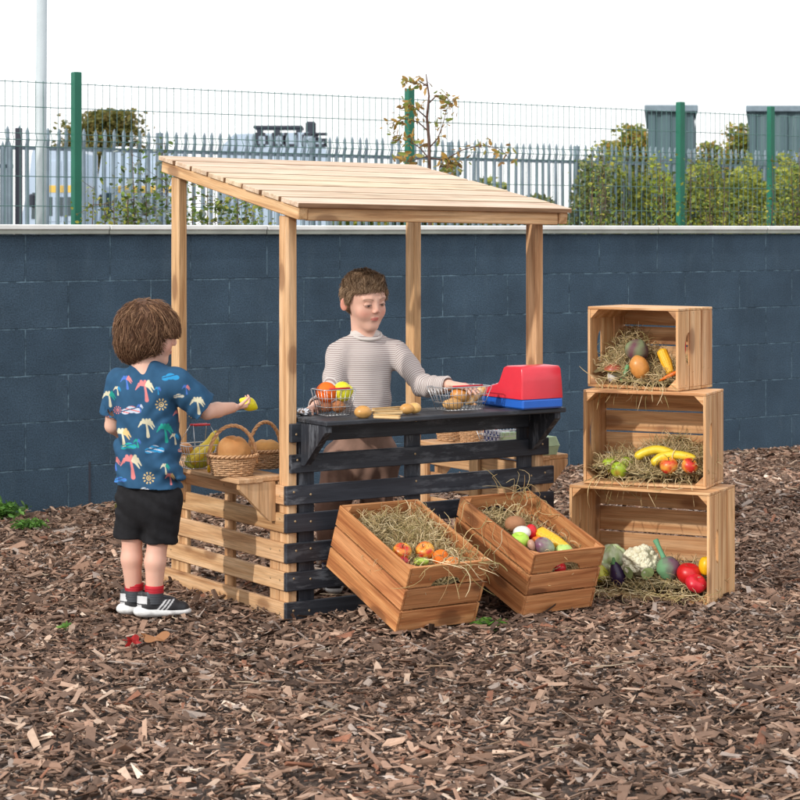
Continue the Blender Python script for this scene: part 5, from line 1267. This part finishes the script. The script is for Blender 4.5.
def hair(root, hc, R, sc, base, flow, n, L0, cols, width=.0016, lift=.006, cut=None, wedge=None, jt=1.):
    """base(Field) builds the uncut hull, cut = (point, normal) trims the face side; locks follow the hull downwards"""
    e = .135*sc; Fd = Field(hc-e, hc+e, .0030); T = lambda p: hc+R@(np.array(p)*sc); base(Fd, T); hull = Fd.d.copy(); G = np.stack(np.gradient(hull), -1)
    Fd.displace(lambda P: -.0035*sc*np.abs(vnoise(((P-hc)@R*np.array([1., .5, .5])).astype(np.float32), 55))-.002+.0025*vnoise((P-hc).astype(np.float32), 24))
    if cut: Fd.plane_cut(T(cut[0]), R@unit(cut[1]))
    Fd.displace(lambda P: .0035*vnoise((P-hc).astype(np.float32), 75, 9))
    if wedge: Fd.wedge_cut(T(wedge[0]), R@unit(wedge[1]), T(wedge[2]), R@unit(wedge[3]))
    V, Q = Fd.mesh(); V = smooth_mesh(V, Q, 1, .5); c0 = np.array(cols[0]); C = c0*(.75+.35*(vnoise(((V-hc)@R*[1, .3, .3]).astype(np.float32), 110)[:, None]))
    mb = MB(); mb.add(V, [Q], 0, None, np.clip(C, .005, 1), True)
    def samp(P):
        i = np.clip(np.rint((P-Fd.lo)/Fd.h).astype(int), 0, np.array(Fd.dim)-1); g = G[i[:, 0], i[:, 1], i[:, 2]]; return hull[i[:, 0], i[:, 1], i[:, 2]], g/(np.linalg.norm(g, axis=1)[:, None]+1e-9)
    q = V[RNG.integers(0, len(V), n)].astype(float)+RNG.normal(size=(n, 3))*.001; L = L0*sc*(.5+RNG.random(n)); clump = vnoise((q-hc).astype(np.float32), 45)
    jit = (RNG.normal(size=(n, 3))*.14+clump[:, None]*np.array([.75, .75, .2]))*jt; k = 8; path = []; ok = np.ones(n, bool); lf = lift*(RNG.random(n)**2.0)
    for j in range(k):
        s = j/(k-1); d, g = samp(q); tgt = -.001+(.0022+.0016*clump)*min(1, s*3)+lf*s
        q = q-g*np.clip(d-tgt, -.004, .004)[:, None]; path.append(q.copy()); loc = (q-hc)@R/sc
        if wedge: L = np.where((loc[:, 1] > wedge[0][1]+.004) & (loc[:, 2] < wedge[2][2]-.006), 0, L)
        fl = np.array([flow(p) for p in loc])+jit; fl = fl@R.T; fl = fl-g*(fl*g).sum(1)[:, None]; fl /= np.linalg.norm(fl, axis=1)[:, None]+1e-9; q = q+fl*(L/(k-1))[:, None]
    path = np.stack(path, 1); tc = np.array(cols); w = np.array([.8, 1, 1.1, 1.1, 1, .9, .7, .25])
    for i in range(n):
        c = tc[RNG.integers(0, len(tc))]*(.7+.6*RNG.random())*(1+.25*clump[i]); mb.tube(path[i], w*width*(.7+.6*RNG.random()), 3, cap=False, col=c)
    return mb.build('hair', 'hair', root)
# ---------------------------------------------------------------- palm tree print for the blue T-shirt
def seg(P, a, b, r0, r1=None):
    a = np.array(a); b = np.array(b); r1 = r0 if r1 is None else r1; q = P-a; ab = b-a; t = np.clip(q@ab/(ab@ab+1e-12), 0, 1); return np.linalg.norm(q-t[:, None]*ab, axis=1)-(r0+(r1-r0)*t)
CRM, PNK, CYA, GRN, YEL, WHT, LBL = (.60, .56, .40), (.62, .20, .20), (.03, .25, .50), (.02, .30, .24), (.62, .45, .20), (.50, .56, .66), (.07, .16, .50)
MOTIFS = [('palm', 262, 395, 82, PNK, CRM), ('palm', 187, 365, 52, LBL, PNK), ('cloud', 362, 350, 66, CYA, CYA), ('sun', 325, 458, 36, YEL, YEL), ('palm', 268, 545, 72, CRM, CRM), ('palm', 172, 585, 76, CRM, YEL), ('cloud', 205, 483, 74, WHT, PNK),
          ('cloud', 195, 626, 60, GRN, CYA), ('palm', 342, 565, 72, GRN, GRN), ('palm', 380, 592, 42, CRM, CYA), ('cloud', 298, 640, 74, CYA, WHT), ('palm', 207, 698, 92, PNK, CRM), ('sun', 275, 752, 36, YEL, PNK), ('palm', 342, 712, 42, CRM, GRN), ('palm', 362, 752, 44, PNK, YEL),
          ('palm', 472, 456, 66, CRM, CRM), ('palm', 115, 525, 48, PNK, CYA), ('palm', 140, 690, 52, LBL, PNK), ('sun', 432, 520, 26, YEL, PNK), ('palm', 118, 430, 60, CRM, GRN), ('cloud', 395, 425, 40, CRM, WHT), ('palm', 395, 500, 46, PNK, GRN), ('cloud', 160, 760, 50, LBL, CYA), ('palm', 108, 610, 44, GRN, CRM), ('palm', 240, 470, 30, LBL, WHT), ('cloud', 415, 640, 44, PNK, CRM), ('palm', 230, 610, 34, GRN, LBL), ('sun', 150, 480, 24, PNK, YEL), ('palm', 312, 400, 30, CYA, LBL), ('palm', 425, 395, 36, LBL, PNK), ('cloud', 255, 800, 40, WHT, CRM), ('palm', 150, 400, 34, CRM, CYA)]
def tee_paint(V, root_y):
    px = CX+F*V[:, 0]/V[:, 1]; py = HY-F*(V[:, 2]-HC)/V[:, 1]
    # chart of the cloth: flat coordinates across the back (x) and up (z), units of the print's own grid
    U = np.c_[(px-80)*4, (py-290)*4]*1.0; SCM = 1.12
    C = np.tile(np.array((.026, .082, .160)), (len(V), 1)); C *= (1+.12*vnoise(V.astype(np.float32), 60))[:, None]
    for kind, cx, cy, s, c1, c2 in MOTIFS:
        s = s*SCM; P = np.c_[U[:, 0]-cx, -(U[:, 1]-cy)]/s; m = np.abs(P).max(1) < .8
        if not m.any(): continue
        q = P[m]; out = np.full(len(q), 9.); col = np.tile(np.array(c1), (len(q), 1)); w = 2.0/s
        if kind == 'palm':
            d = np.minimum(seg(q, (.06, -.5), (.02, -.15), .085, .05), seg(q, (.02, -.15), (-.03, .12), .05, .04)); out = d
            for a, L in ((2.9, .42), (2.3, .40), (1.55, .30), (.85, .40), (.25, .42), (-.25, .30)):
                e = np.array([math.cos(a), math.sin(a)])*L*.6+(-.03, .14); t = e+np.array([math.cos(a)*.16, -.24]); dd = np.minimum(seg(q, (-.03, .14), e, .04, .065), seg(q, e, t, .06, .02)); cm = dd < out; col[cm] = c2 if a < 1 else c1; out = np.minimum(out, dd)
        elif kind == 'sun':
            r = np.linalg.norm(q, axis=1); out = r-.26; a = np.arctan2(q[:, 1], q[:, 0]); ray = np.abs(((a*10/(2*PI)) % 1)-.5)*2; out = np.where((r > .38) & (r < .60) & (ray > .55), -.1, out); out = np.where((r < .16) & (r > .10), .2, out)
        else:
            out = np.minimum.reduce([np.linalg.norm((q-np.array(c))*[1, 1.5], axis=1)-r for c, r in (((-.28, -.04), .20), ((0, .06), .26), ((.28, 0), .20))]); strk = (np.sin(q[:, 1]*34+q[:, 0]*8) > .55); col[strk] = c2; out = np.where((np.sin(q[:, 1]*20-q[:, 0]*5) > .86), .1, out)
        a = np.clip(.5-out/w*.9, 0, 1)[:, None]; C[m] = C[m]*(1-a)+col*a
    return C
def shoe(root, heel, f, L, cols):
    f = unit(f); r = unit(np.cross(f, [0, 0, 1])); T = lambda a, b, c: heel+f*a+r*b+Zv*c     # a along, b to the wearer's right, c up
    lo = np.minimum(heel, heel+f*L)-.06; hi = np.maximum(heel, heel+f*L)+.06; hi[2] = heel[2]+.13; lo[2] = heel[2]-.01
    Fd = Field(lo, hi, .0021)
    Fd.cap(T(.036, 0, .036), T(L*.55, 0, .036), .030, .031, k=.01, fd=Zv, f=1.0); Fd.cap(T(L*.5, 0, .036), T(L-.036, .0, .026), .031, .027, k=.015, fd=Zv, f=.9)
    Fd.cap(T(.040, 0, .045), T(.044, 0, .078), .031, .031, k=.012); Fd.cap(T(.05, 0, .06), T(L*.62, 0, .044), .026, .022, k=.012); Fd.cap(T(.012, 0, .05), T(.008, 0, .082), .012, .008, k=.012)
    Fd.cap(T(.044, 0, .078), T(.044, 0, .12), .026, .026, k=.003, sub=True)
    Fd.plane_cut(T(0, 0, .014), (0, 0, -1))
    def cf(V):
        a = (V-heel)@f; b = (V-heel)@r; c = V[:, 2]-heel[2]; C = np.tile(np.array((.017, .017, .020)), (len(V), 1)); C *= (1+.5*np.abs(vnoise(V.astype(np.float32), 300)))[:, None]
        s = a-(.068+.9*(c-.035)); st = ((s > 0) & (s < .036) & ((s % .0145) < .0075) & (c > .026) & (c < .062)); C[st] = (.55, .55, .56)
        C[(a < .030) & (c > .050) & (c < .076)] = (.55, .55, .56); C[(a < .012) & (c > .030) & (c < .046)] = (.55, .55, .56)
        C[(c > .070) & (a > .03)] = (.07, .08, .095); C[(a > .075) & (a < .13) & (np.abs(b) < .014) & (c > .05)] = (.04, .045, .055); return C
    o, _, _ = sdf_obj(Fd, 'shoe', 'vcol', root, cf, 1)
    Fd = Field(lo, hi, .0024)
    Fd.cap(T(.028, 0, .020), T(L*.5, 0, .018), .036, .034, k=.01, fd=Zv, f=.50); Fd.cap(T(L*.5, 0, .017), T(L-.032, 0, .017), .034, .031, k=.01, fd=Zv, f=.45); Fd.cap(T(.022, 0, .024), T(.05, 0, .02), .032, .03, k=.01, fd=Zv, f=.6)
    Fd.plane_cut(T(0, 0, .0035), (0, 0, -1)); Fd.displace(lambda P: .0004*np.sin((P-heel.astype(np.float32))@f.astype(np.float32)*160)*(P[:, 2] < heel[2]+.02))
    sdf_obj(Fd, 'sole', 'sole', o, None, 1)
def sock(root, a, b, r, stripes=False):
    mb = MB(); n = 22; t = np.linspace(0, 1, n)[:, None]; P = np.array(a)*(1-t)+np.array(b)*t
    if stripes: C = np.array([(.55, .58, .62) if k % 4 < 2 else (.03, .05, .16) for k in range(n)])
    else: C = np.array([(.05, .055, .065) if k < 13 else ((.30, .010, .02) if k % 2 and k < 18 else (.52, .014, .028)) for k in range(n)])
    rr = np.full(n, r); rr[-1] = r*.96; mb.tube(P, rr*(1+.02*np.sin(np.arange(n)*2.2)), 20, col=C); mb.build('sock', 'vcol', root)
# ---------------------------------------------------------------- child in shorts (seen from behind)
def child_a():
    f = V3(.40, .917, 0); r = V3(.917, -.40, 0); c0 = V3(-.872, 7.10, 0)
    root = thing('person', (-.88, 7.09, 0), 'small child from behind in blue palm-print T-shirt and black shorts, holding a lemon', 'person', 'two children at the play stall')
    SR = c0+r*.122+Zv*.823; SLs = c0-r*.126+Zv*.820; ER = V3(-.668, 7.09, .722); WR = V3(-.587, 7.195, .727); EL = V3(-1.006, 7.18, .665); WL = V3(-.935, 7.29, .60)
    hc = V3(-.868, 7.115, .985); R = headframe((.955, .30, -.10), 0.); sc = 1.03
    HR = c0+r*.062+Zv*.46; HL = c0-r*.062+Zv*.46; KR = V3(-.836, 7.085, .285); KL = V3(-.930, 7.12, .29); AR = V3(-.850, 7.085, .075); AL_ = V3(-.925, 7.13, .075)
    Fd = Field(V3(-1.13, 6.93, .03), V3(-.49, 7.36, 1.13), .0027)
    add_head(Fd, hc, R, sc)
    Fd.cap(hc+R@V3(0, -.028, -.06), c0+Zv*.845+f*-.012, .041, .046, k=.02)
    Fd.cap(c0+Zv*.78, c0+Zv*.50, .078, .070, k=.03, fd=f, f=.66); Fd.cap(SR, SLs, .036, k=.03)
    for S, E, W_ in ((SR, ER, WR), (SLs, EL, WL)):
        Fd.cap(S, E, .034, .0275, k=.012); Fd.cap(E, E*.6+W_*.4, .0275, .0265, k=.008); Fd.cap(E*.6+W_*.4, W_, .0265, .0185, k=.008)
    for Hh, K, A in ((HR, KR, AR), (HL, KL, AL_)):
        Fd.cap(Hh, K, .046, .0362, k=.02); Fd.cap(K, K*.62+A*.38+V3(-.004, -.006, 0), .0350, .0362, k=.015); Fd.cap(K*.62+A*.38+V3(-.004, -.006, 0), A, .0362, .0255, k=.012); Fd.cap(A, A+V3(.05, .015, -.03), .024, .018, k=.01)
    # hands
    add_hand(Fd, WR, (.80, .50, .05), (.15, .2, 1.0), .86, (.62, .66, .70, .74), .05, (.55, .9), 1)
    add_hand(Fd, WL, (.5, .85, .05), (.8, -.5, -.2), .86, (.5, .5, .55, .6))
    def ex(V, C):
        kn = np.exp(-((V[:, 2]-.30)/.04)**2)*.10; C = C*(1-kn[:, None])+SKR*1.15*kn[:, None]; m = np.clip((.28-V[:, 2])/.02, 0, 1)[:, None]*.35; return C*(1-m)+C*np.array([.95, .84, .82])*m
    sdf_obj(Fd, 'body', 'skin', root, lambda V: paint_skin(V, hc, R, sc, (.14, .08, .05), ex), 2)
    # T-shirt
    Fd = Field(V3(-1.14, 6.90, .44), V3(-.60, 7.34, .93), .0030)
    Fd.cap(c0+Zv*.775-f*.006, c0+Zv*.44+V3(0.003, 0, 0)-f*.004, .109, .126, k=.03, fd=f, f=.76); Fd.cap(SR-r*.03+Zv*.004, SLs+r*.03+Zv*.004, .043, k=.035); Fd.cap(c0+Zv*.825, c0+Zv*.846, .068, .052, k=.03, fd=f, f=.85)
    Fd.cap(SR-r*.01, SR+(ER-SR)*.86, .052, .057, k=.022, flat=True); Fd.cap(SLs+r*.01, SLs+(EL-SLs)*.76, .050, .054, k=.022, flat=True)
    Fd.cap(SR+(ER-SR)*.70, SR+(ER-SR)*1.1, .044, k=.004, sub=True); Fd.cap(SLs+(EL-SLs)*.62, SLs+(EL-SLs)*1.1, .042, k=.004, sub=True)
    def fold(P):
        q = P-c0.astype(np.float32); a = q@r.astype(np.float32); z = P[:, 2]; d = .0055*np.sin((a*.75+z*1.0)*70+2.0*vnoise(P, 9))*np.clip((.80-z)/.25, 0, 1)*vnoise(P, 7, 2)*1.6
        d += .0045*vnoise((P*np.array([1., 1., .45], np.float32)), 26, 3)+.003*np.sin((a-z)*110)*np.clip((a-.03)*12, 0, 1)*np.clip((.82-z)*8, 0, 1)*vnoise(P, 9, 5)*1.5
        return d
    Fd.displace(lambda P: 1.6*fold(P))
    Fd.plane_cut(V3(-.87, 7.1, .463), (-.05, 0, -1))
    Fd.cap(c0+Zv*.38, c0+Zv*.44, .104, k=.004, fd=f, f=.72, sub=True)
    V, Q = Fd.mesh(); V = smooth_mesh(V, Q, 2, .5)
    # refine once so that the print is crisp
    E = {}; nV = len(V); ed = np.sort(np.concatenate([Q[:, [k, (k+1) % 4]] for k in range(4)]), 1); ue, inv = np.unique(ed, axis=0, return_inverse=True); inv = inv.ravel(); me_ = inv.reshape(4, -1).T+nV
    mid = V[ue].mean(1); cen = V[Q].mean(1); fi = nV+len(ue)+np.arange(len(Q)); V2_ = np.concatenate([V, mid, cen])
    Q2 = np.concatenate([np.stack([Q[:, k], me_[:, k], fi, me_[:, (k-1) % 4]], 1) for k in range(4)])
    mb = MB(); mb.add(V2_, [Q2], 0, None, tee_paint(V2_, 7.1), True); mb.build('t_shirt', 'cloth', root)
    # shorts
    Fd = Field(V3(-1.06, 6.92, .25), V3(-.68, 7.30, .53), .0032); c = c0+V3(.004, 0, 0)
    Fd.cap(c+Zv*.50, c+Zv*.42, .100, .110, k=.02, fd=f, f=.80)
    for s, K, x in ((1, KR, -.826), (-1, KL, -.934)):
        Hh = c+r*s*.054+Zv*.42; B = V3(x, K[1]+.005, .272 if s > 0 else .283); Fd.cap(Hh, B, .069, .058, k=.020, flat=True); Fd.cap(B+Zv*.03, B-Zv*.02, .050, k=.003, sub=True)
        Fd.cap(B+Zv*.022, B+Zv*.0, .0595, .0600, k=.001, flat=True); Fd.cap(B+Zv*.05, B-Zv*.02, .050, k=.003, sub=True)
    Fd.displace(lambda P: .0035*vnoise(P*np.array([1, 1, .5], np.float32), 30, 4)+.0035*np.sin((P[:, 2]+.6*P[:, 0])*120)*vnoise(P, 11, 6))
    sdf_obj(Fd, 'shorts', 'denim', root, None, 1)
    for A, K in ((AR, KR), (AL_, KL)): sock(root, A+V3(0, 0, -.015), A+V3(.001, 0, .048), .0330)
    shoe(root, V3(-.907, 7.074, .012), (.965, .26, 0), .190, None); shoe(root, V3(-.972, 7.122, .012), (.94, .34, 0), .186, None)
    # hair: fluffy, brown, down over the ears and nape
    def base(Fd, T):
        Fd.ell(T((0, -.012, .022)), np.array((.090, .103, .094))*sc, R, .01); Fd.ell(T((0, -.055, -.040)), np.array((.072, .050, .052))*sc, R, .03)
        for s in (-1, 1): Fd.ell(T((s*.064, .004, -.012)), np.array((.022, .040, .040))*sc, R, .02)
    def flow(q):
        d = np.array([q[0], q[1]+.045, 0.])*3.2; d[2] = -.6-8*max(0, -q[1]); k = np.clip(-(q[2]+.01)*18, 0, 1); d[:2] *= 1-1.2*k; return d
    hair(root, hc, R, sc, base, flow, 7500, .060, [(.115, .055, .030), (.17, .088, .048), (.30, .175, .10), (.080, .038, .020), (.22, .12, .065)], .0010, .015, ((0, .075, .010), (0, .80, -.60)), wedge=((0, .022, 0), (0, 1, 0), (0, 0, .014), (0, 0, -1)))
    return WR
WRa = child_a()
lc = V3(xt(248.5, 7.235), 7.235, zt(404, 7.235))
def lemsh(U): P = U.copy(); P[:, 2] = U[:, 2]*(1+.30*np.abs(U[:, 2])**8); return P
fin(blob(lc, (.0245, .0245, .028), (.85, .1, -.45), lemsh, col=(.80, .72, .02)), 'lemon', 'bright yellow lemon held in the hand of the child in the blue T-shirt', 'lemon')
# ---------------------------------------------------------------- child behind the counter
def child_b():
    f = unit(V3(.26, -.966, 0)); r = V3(-.966, -.26, 0); c0 = V3(-.128, 7.62, 0)
    root = thing('person', (-.15, 7.63, 0), 'taller child in fine-striped long-sleeved top and brown trousers behind the black counter', 'person', 'two children at the play stall')
    SRt = V3(-.226, 7.60, .888); SLt = V3(-.010, 7.645, .890); ERt = V3(-.258, 7.52, .728); WRt = V3(-.300, 7.325, .722); ELt = V3(.088, 7.555, .775); WLt = V3(.178, 7.455, .787)
    hc = V3(-.130, 7.600, 1.088); R = headframe((.50, -.83, -.16), -.07); sc = 1.045
    HR = c0+r*.06+Zv*.52; HL = c0-r*.06+Zv*.52; KR = V3(-.248, 7.63, .31); KL = V3(-.090, 7.65, .31); AR = V3(-.258, 7.66, .07); AL_ = V3(-.085, 7.67, .07)
    Fd = Field(V3(-.40, 7.18, .02), V3(.36, 7.80, 1.25), .0027)
    add_head(Fd, hc, R, sc)
    Fd.cap(hc+R@V3(0, -.022, -.06), c0+Zv*.92, .042, .050, k=.02); Fd.cap(c0+Zv*.82, c0+Zv*.52, .085, .082, k=.03, fd=f, f=.72); Fd.cap(SRt, SLt, .038, k=.03)
    for S, E, W_ in ((SRt, ERt, WRt), (SLt, ELt, WLt)): Fd.cap(S, E, .033, .027, k=.012); Fd.cap(E, W_, .0275, .0195, k=.008)
    for Hh, K, A in ((HR, KR, AR), (HL, KL, AL_)): Fd.cap(Hh, K, .06, .042, k=.02); Fd.cap(K, A, .042, .027, k=.012); Fd.cap(A, A+V3(.01, -.06, -.03), .024, .018, k=.01)
    add_hand(Fd, WRt+V3(-.003, -.012, .0), (-.22, -.95, -.10), (.3, 0, -1), .92, (.25, .28, .32, .38), .12, (.3, .3), -1)
    add_hand(Fd, WLt+V3(.012, -.008, .002), (.93, -.30, -.12), (0, .1, -1), .98, (.16, .20, .26, .34), .10, (.5, .4), 1)
    sdf_obj(Fd, 'body', 'skin', root, lambda V: paint_skin(V, hc, R, sc, (.16, .10, .06)), 2)
    # jersey
    Fd = Field(V3(-.38, 7.28, .58), V3(.24, 7.80, .99), .0030)
    Fd.cap(c0+Zv*.845, c0+Zv*.56, .096, .106, k=.03, fd=f, f=.80); Fd.cap(SRt-r*.02+Zv*.004, SLt+r*.02+Zv*.004, .044, k=.035); Fd.cap(c0+Zv*.895, c0+Zv*.944, .078, .050, k=.035, fd=f, f=.88); [Fd.cap(c0+r*s_*.034+Zv*.944, c0+r*s_*.100+Zv*.898, .028, .034, k=.02) for s_ in (-1, 1)]
    for S, E, W_ in ((SRt, ERt, WRt), (SLt, ELt, WLt)): Fd.cap(S, E, .048, .038, k=.022); Fd.cap(E, E+(W_-E)*.98, .038, .031, k=.014, flat=True); Fd.cap(E+(W_-E)*.92, E+(W_-E)*1.1, .026, k=.002, sub=True)
    Fd.plane_cut(V3(0, 0, .605), (0, 0, -1))
    def fold(P):
        dl = np.linalg.norm(P-ELt.astype(np.float32), axis=1); dr = np.linalg.norm(P-ERt.astype(np.float32), axis=1); t = ((P-SLt.astype(np.float32))@unit(WLt-SLt).astype(np.float32))
        return .0045*vnoise(P*np.array([1, 1, .5], np.float32), 24, 3)+.0045*np.sin(t*150+3*vnoise(P, 14))*np.exp(-(dl/.075)**2)+.003*np.sin(P[:, 2]*170)*np.exp(-(dr/.06)**2)+.004*np.sin((P[:, 0]+P[:, 2])*75)*vnoise(P, 8, 4)
    Fd.displace(fold)
    def exf(V):
        st = V[:, 2].copy()*1.0; w = np.zeros(len(V))
        for S, E, W_ in ((SRt, ERt, WRt), (SLt, ELt, WLt)):
            a = unit(E-S); b = unit(W_-E); la = np.linalg.norm(E-S); tb = (V-E)@b; ta = (V-S)@a; arm = np.where(tb > 0, la+tb, ta)
            dA = np.linalg.norm(V-S-np.clip(ta, 0, la)[:, None]*a, axis=1); dB = np.linalg.norm(V-E-np.clip(tb, 0, 1)[:, None]*b, axis=1); side = (S-c0)@r*((V-c0)@r) > 0
            m = side & (np.minimum(dA, dB) < .060) & (np.abs((V-c0)@r) > .100) & ((ta > .0) | (tb > 0)); st[m] = arm[m]
        pl_ = np.clip((V[:, 2]-.960)/.004, 0, 1)
        return {'stripe': st, 'plain': pl_}
    sdf_obj(Fd, 'jersey', 'jersey', root, None, 2, exf)
    mb = MB(); n = 40; P = [c0+V3(.002, -.002, .966)+r*.0545*math.cos(t)+f*(.0505*math.sin(t)+.004)+Zv*(-.018*math.sin(t)-.002) for t in np.linspace(0, 2*PI, n, endpoint=False)]
    mb.tube(P, .0060, 6, True, col=(.60, .56, .53)); mb.build('collar', 'cloth', root)
    Fd = Field(V3(-.38, 7.44, .08), V3(.06, 7.84, .66), .0035)
    Fd.cap(c0+Zv*.60-r*-.008, c0+Zv*.50+r*.012, .102, .118, k=.02, fd=f, f=.82)
    for s, K, A in ((1, KR, AR), (-1, KL, AL_)):
        Hh = c0+r*(s*.068+.015)+Zv*.50; Fd.cap(Hh, K, .080, .060, k=.02); Fd.cap(K, A+Zv*.05, .060, .052, k=.02, flat=True)
    Fd.displace(lambda P: .008*vnoise(P*np.array([1, 1, .3], np.float32), 26, 4)+.0018*np.sin(P[:, 0]*130+6*vnoise(P, 7))*np.clip((.66-P[:, 2])*4, 0, 1)+.004*np.sin(P[:, 2]*90+3*vnoise(P, 9))*vnoise(P, 8, 6))
    sdf_obj(Fd, 'trousers', 'trouser', root, None, 1)
    for A in (AR, AL_): sock(root, A+V3(0, 0, -.01), A+V3(0, 0, .085), .034, True)
    shoe(root, AR+V3(0, .03, -.06), (.1, -.99, 0), .19, None); shoe(root, AL_+V3(0, .03, -.06), (.2, -.98, 0), .19, None)
    def base(Fd, T):
        Fd.ell(T((0, -.009, .026)), np.array((.0740, .0900, .0825))*sc, R, .01); Fd.cap(T((-.028, .052, .086)), T((.028, .052, .086)), .011*sc, k=.02)
    def flow(q):
        d = np.array([q[0]*4+.35, .75 if q[2] > .05 else -.25, -.25 if q[2] > .04 else -1.0]); return d
    hair(root, hc, R, sc, base, flow, 9500, .028, [(.17, .105, .06), (.26, .17, .10), (.40, .28, .18), (.13, .075, .042), (.30, .20, .125)],   .0008, .012, ((0, .070, .078), (0, .66, -.75)), jt=.4)
child_b()
# ================================================================ LIGHT, SKY, CAMERA
sun_dir = unit(V3(-math.sin(math.radians(SAZ))*math.cos(math.radians(SEL)), -math.cos(math.radians(SAZ))*math.cos(math.radians(SEL)), math.sin(math.radians(SEL))))
L = bpy.data.lights.new('sun', 'SUN'); L.energy = SUN; L.angle = math.radians(1.2); L.color = (1., .95, .88); lo = bpy.data.objects.new('sun', L); COL.objects.link(lo)
lo.rotation_euler = Vector(sun_dir).to_track_quat('Z', 'Y').to_euler(); lo.location = (-6, -4, 8)
W = bpy.data.worlds.new('World'); SC.world = W; W.use_nodes = True; t = W.node_tree; t.nodes.clear()
out = t.nodes.new('ShaderNodeOutputWorld'); bg = t.nodes.new('ShaderNodeBackground'); sky = t.nodes.new('ShaderNodeTexSky'); sky.sky_type = 'NISHITA'; sky.sun_disc = False
sky.sun_elevation = math.radians(SEL); sky.sun_rotation = math.radians(180+SAZ); sky.air_density = 1.; sky.dust_density = 2.
tc = t.nodes.new('ShaderNodeTexCoord'); mp = t.nodes.new('ShaderNodeMapping'); mp.inputs['Scale'].default_value = (1, 1, 3.5); t.links.new(tc.outputs['Generated'], mp.inputs[0])
cn = noise(t, mp.outputs[0], 2.2, 6, .55); cf = ramp(t, cn, [(.30, (.55,)*3), (.55, (.97,)*3)])
mx = mixc(t, cf.outputs[0], sky.outputs[0], (CLOUD, CLOUD*1.01, CLOUD*1.03)); t.links.new(mx, bg.inputs[0]); bg.inputs[1].default_value = .1; t.links.new(bg.outputs[0], out.inputs[0])
cam = bpy.data.cameras.new('camera'); co = bpy.data.objects.new('camera', cam); COL.objects.link(co); co.location = (0, 0, HC); co.rotation_euler = (PI/2, 0, 0)
cam.sensor_width = 36; cam.lens = 36*F/800; cam.shift_y = -(400-HY)/800; cam.clip_end = 600; cam.clip_start = .1
cam.dof.use_dof = True; cam.dof.focus_distance = 7.35; cam.dof.aperture_fstop = 14
SC.camera = co
SC.view_settings.view_transform = 'Standard'; SC.view_settings.look = 'None'; SC.view_settings.gamma = 1; SC.view_settings.exposure = EXPO; SC.view_settings.use_curve_mapping = False
SC.render.engine = 'CYCLES'; SC.cycles.max_bounces = 6; SC.cycles.transparent_max_bounces = 6
try: SC.cycles.use_denoising = True
except Exception: pass
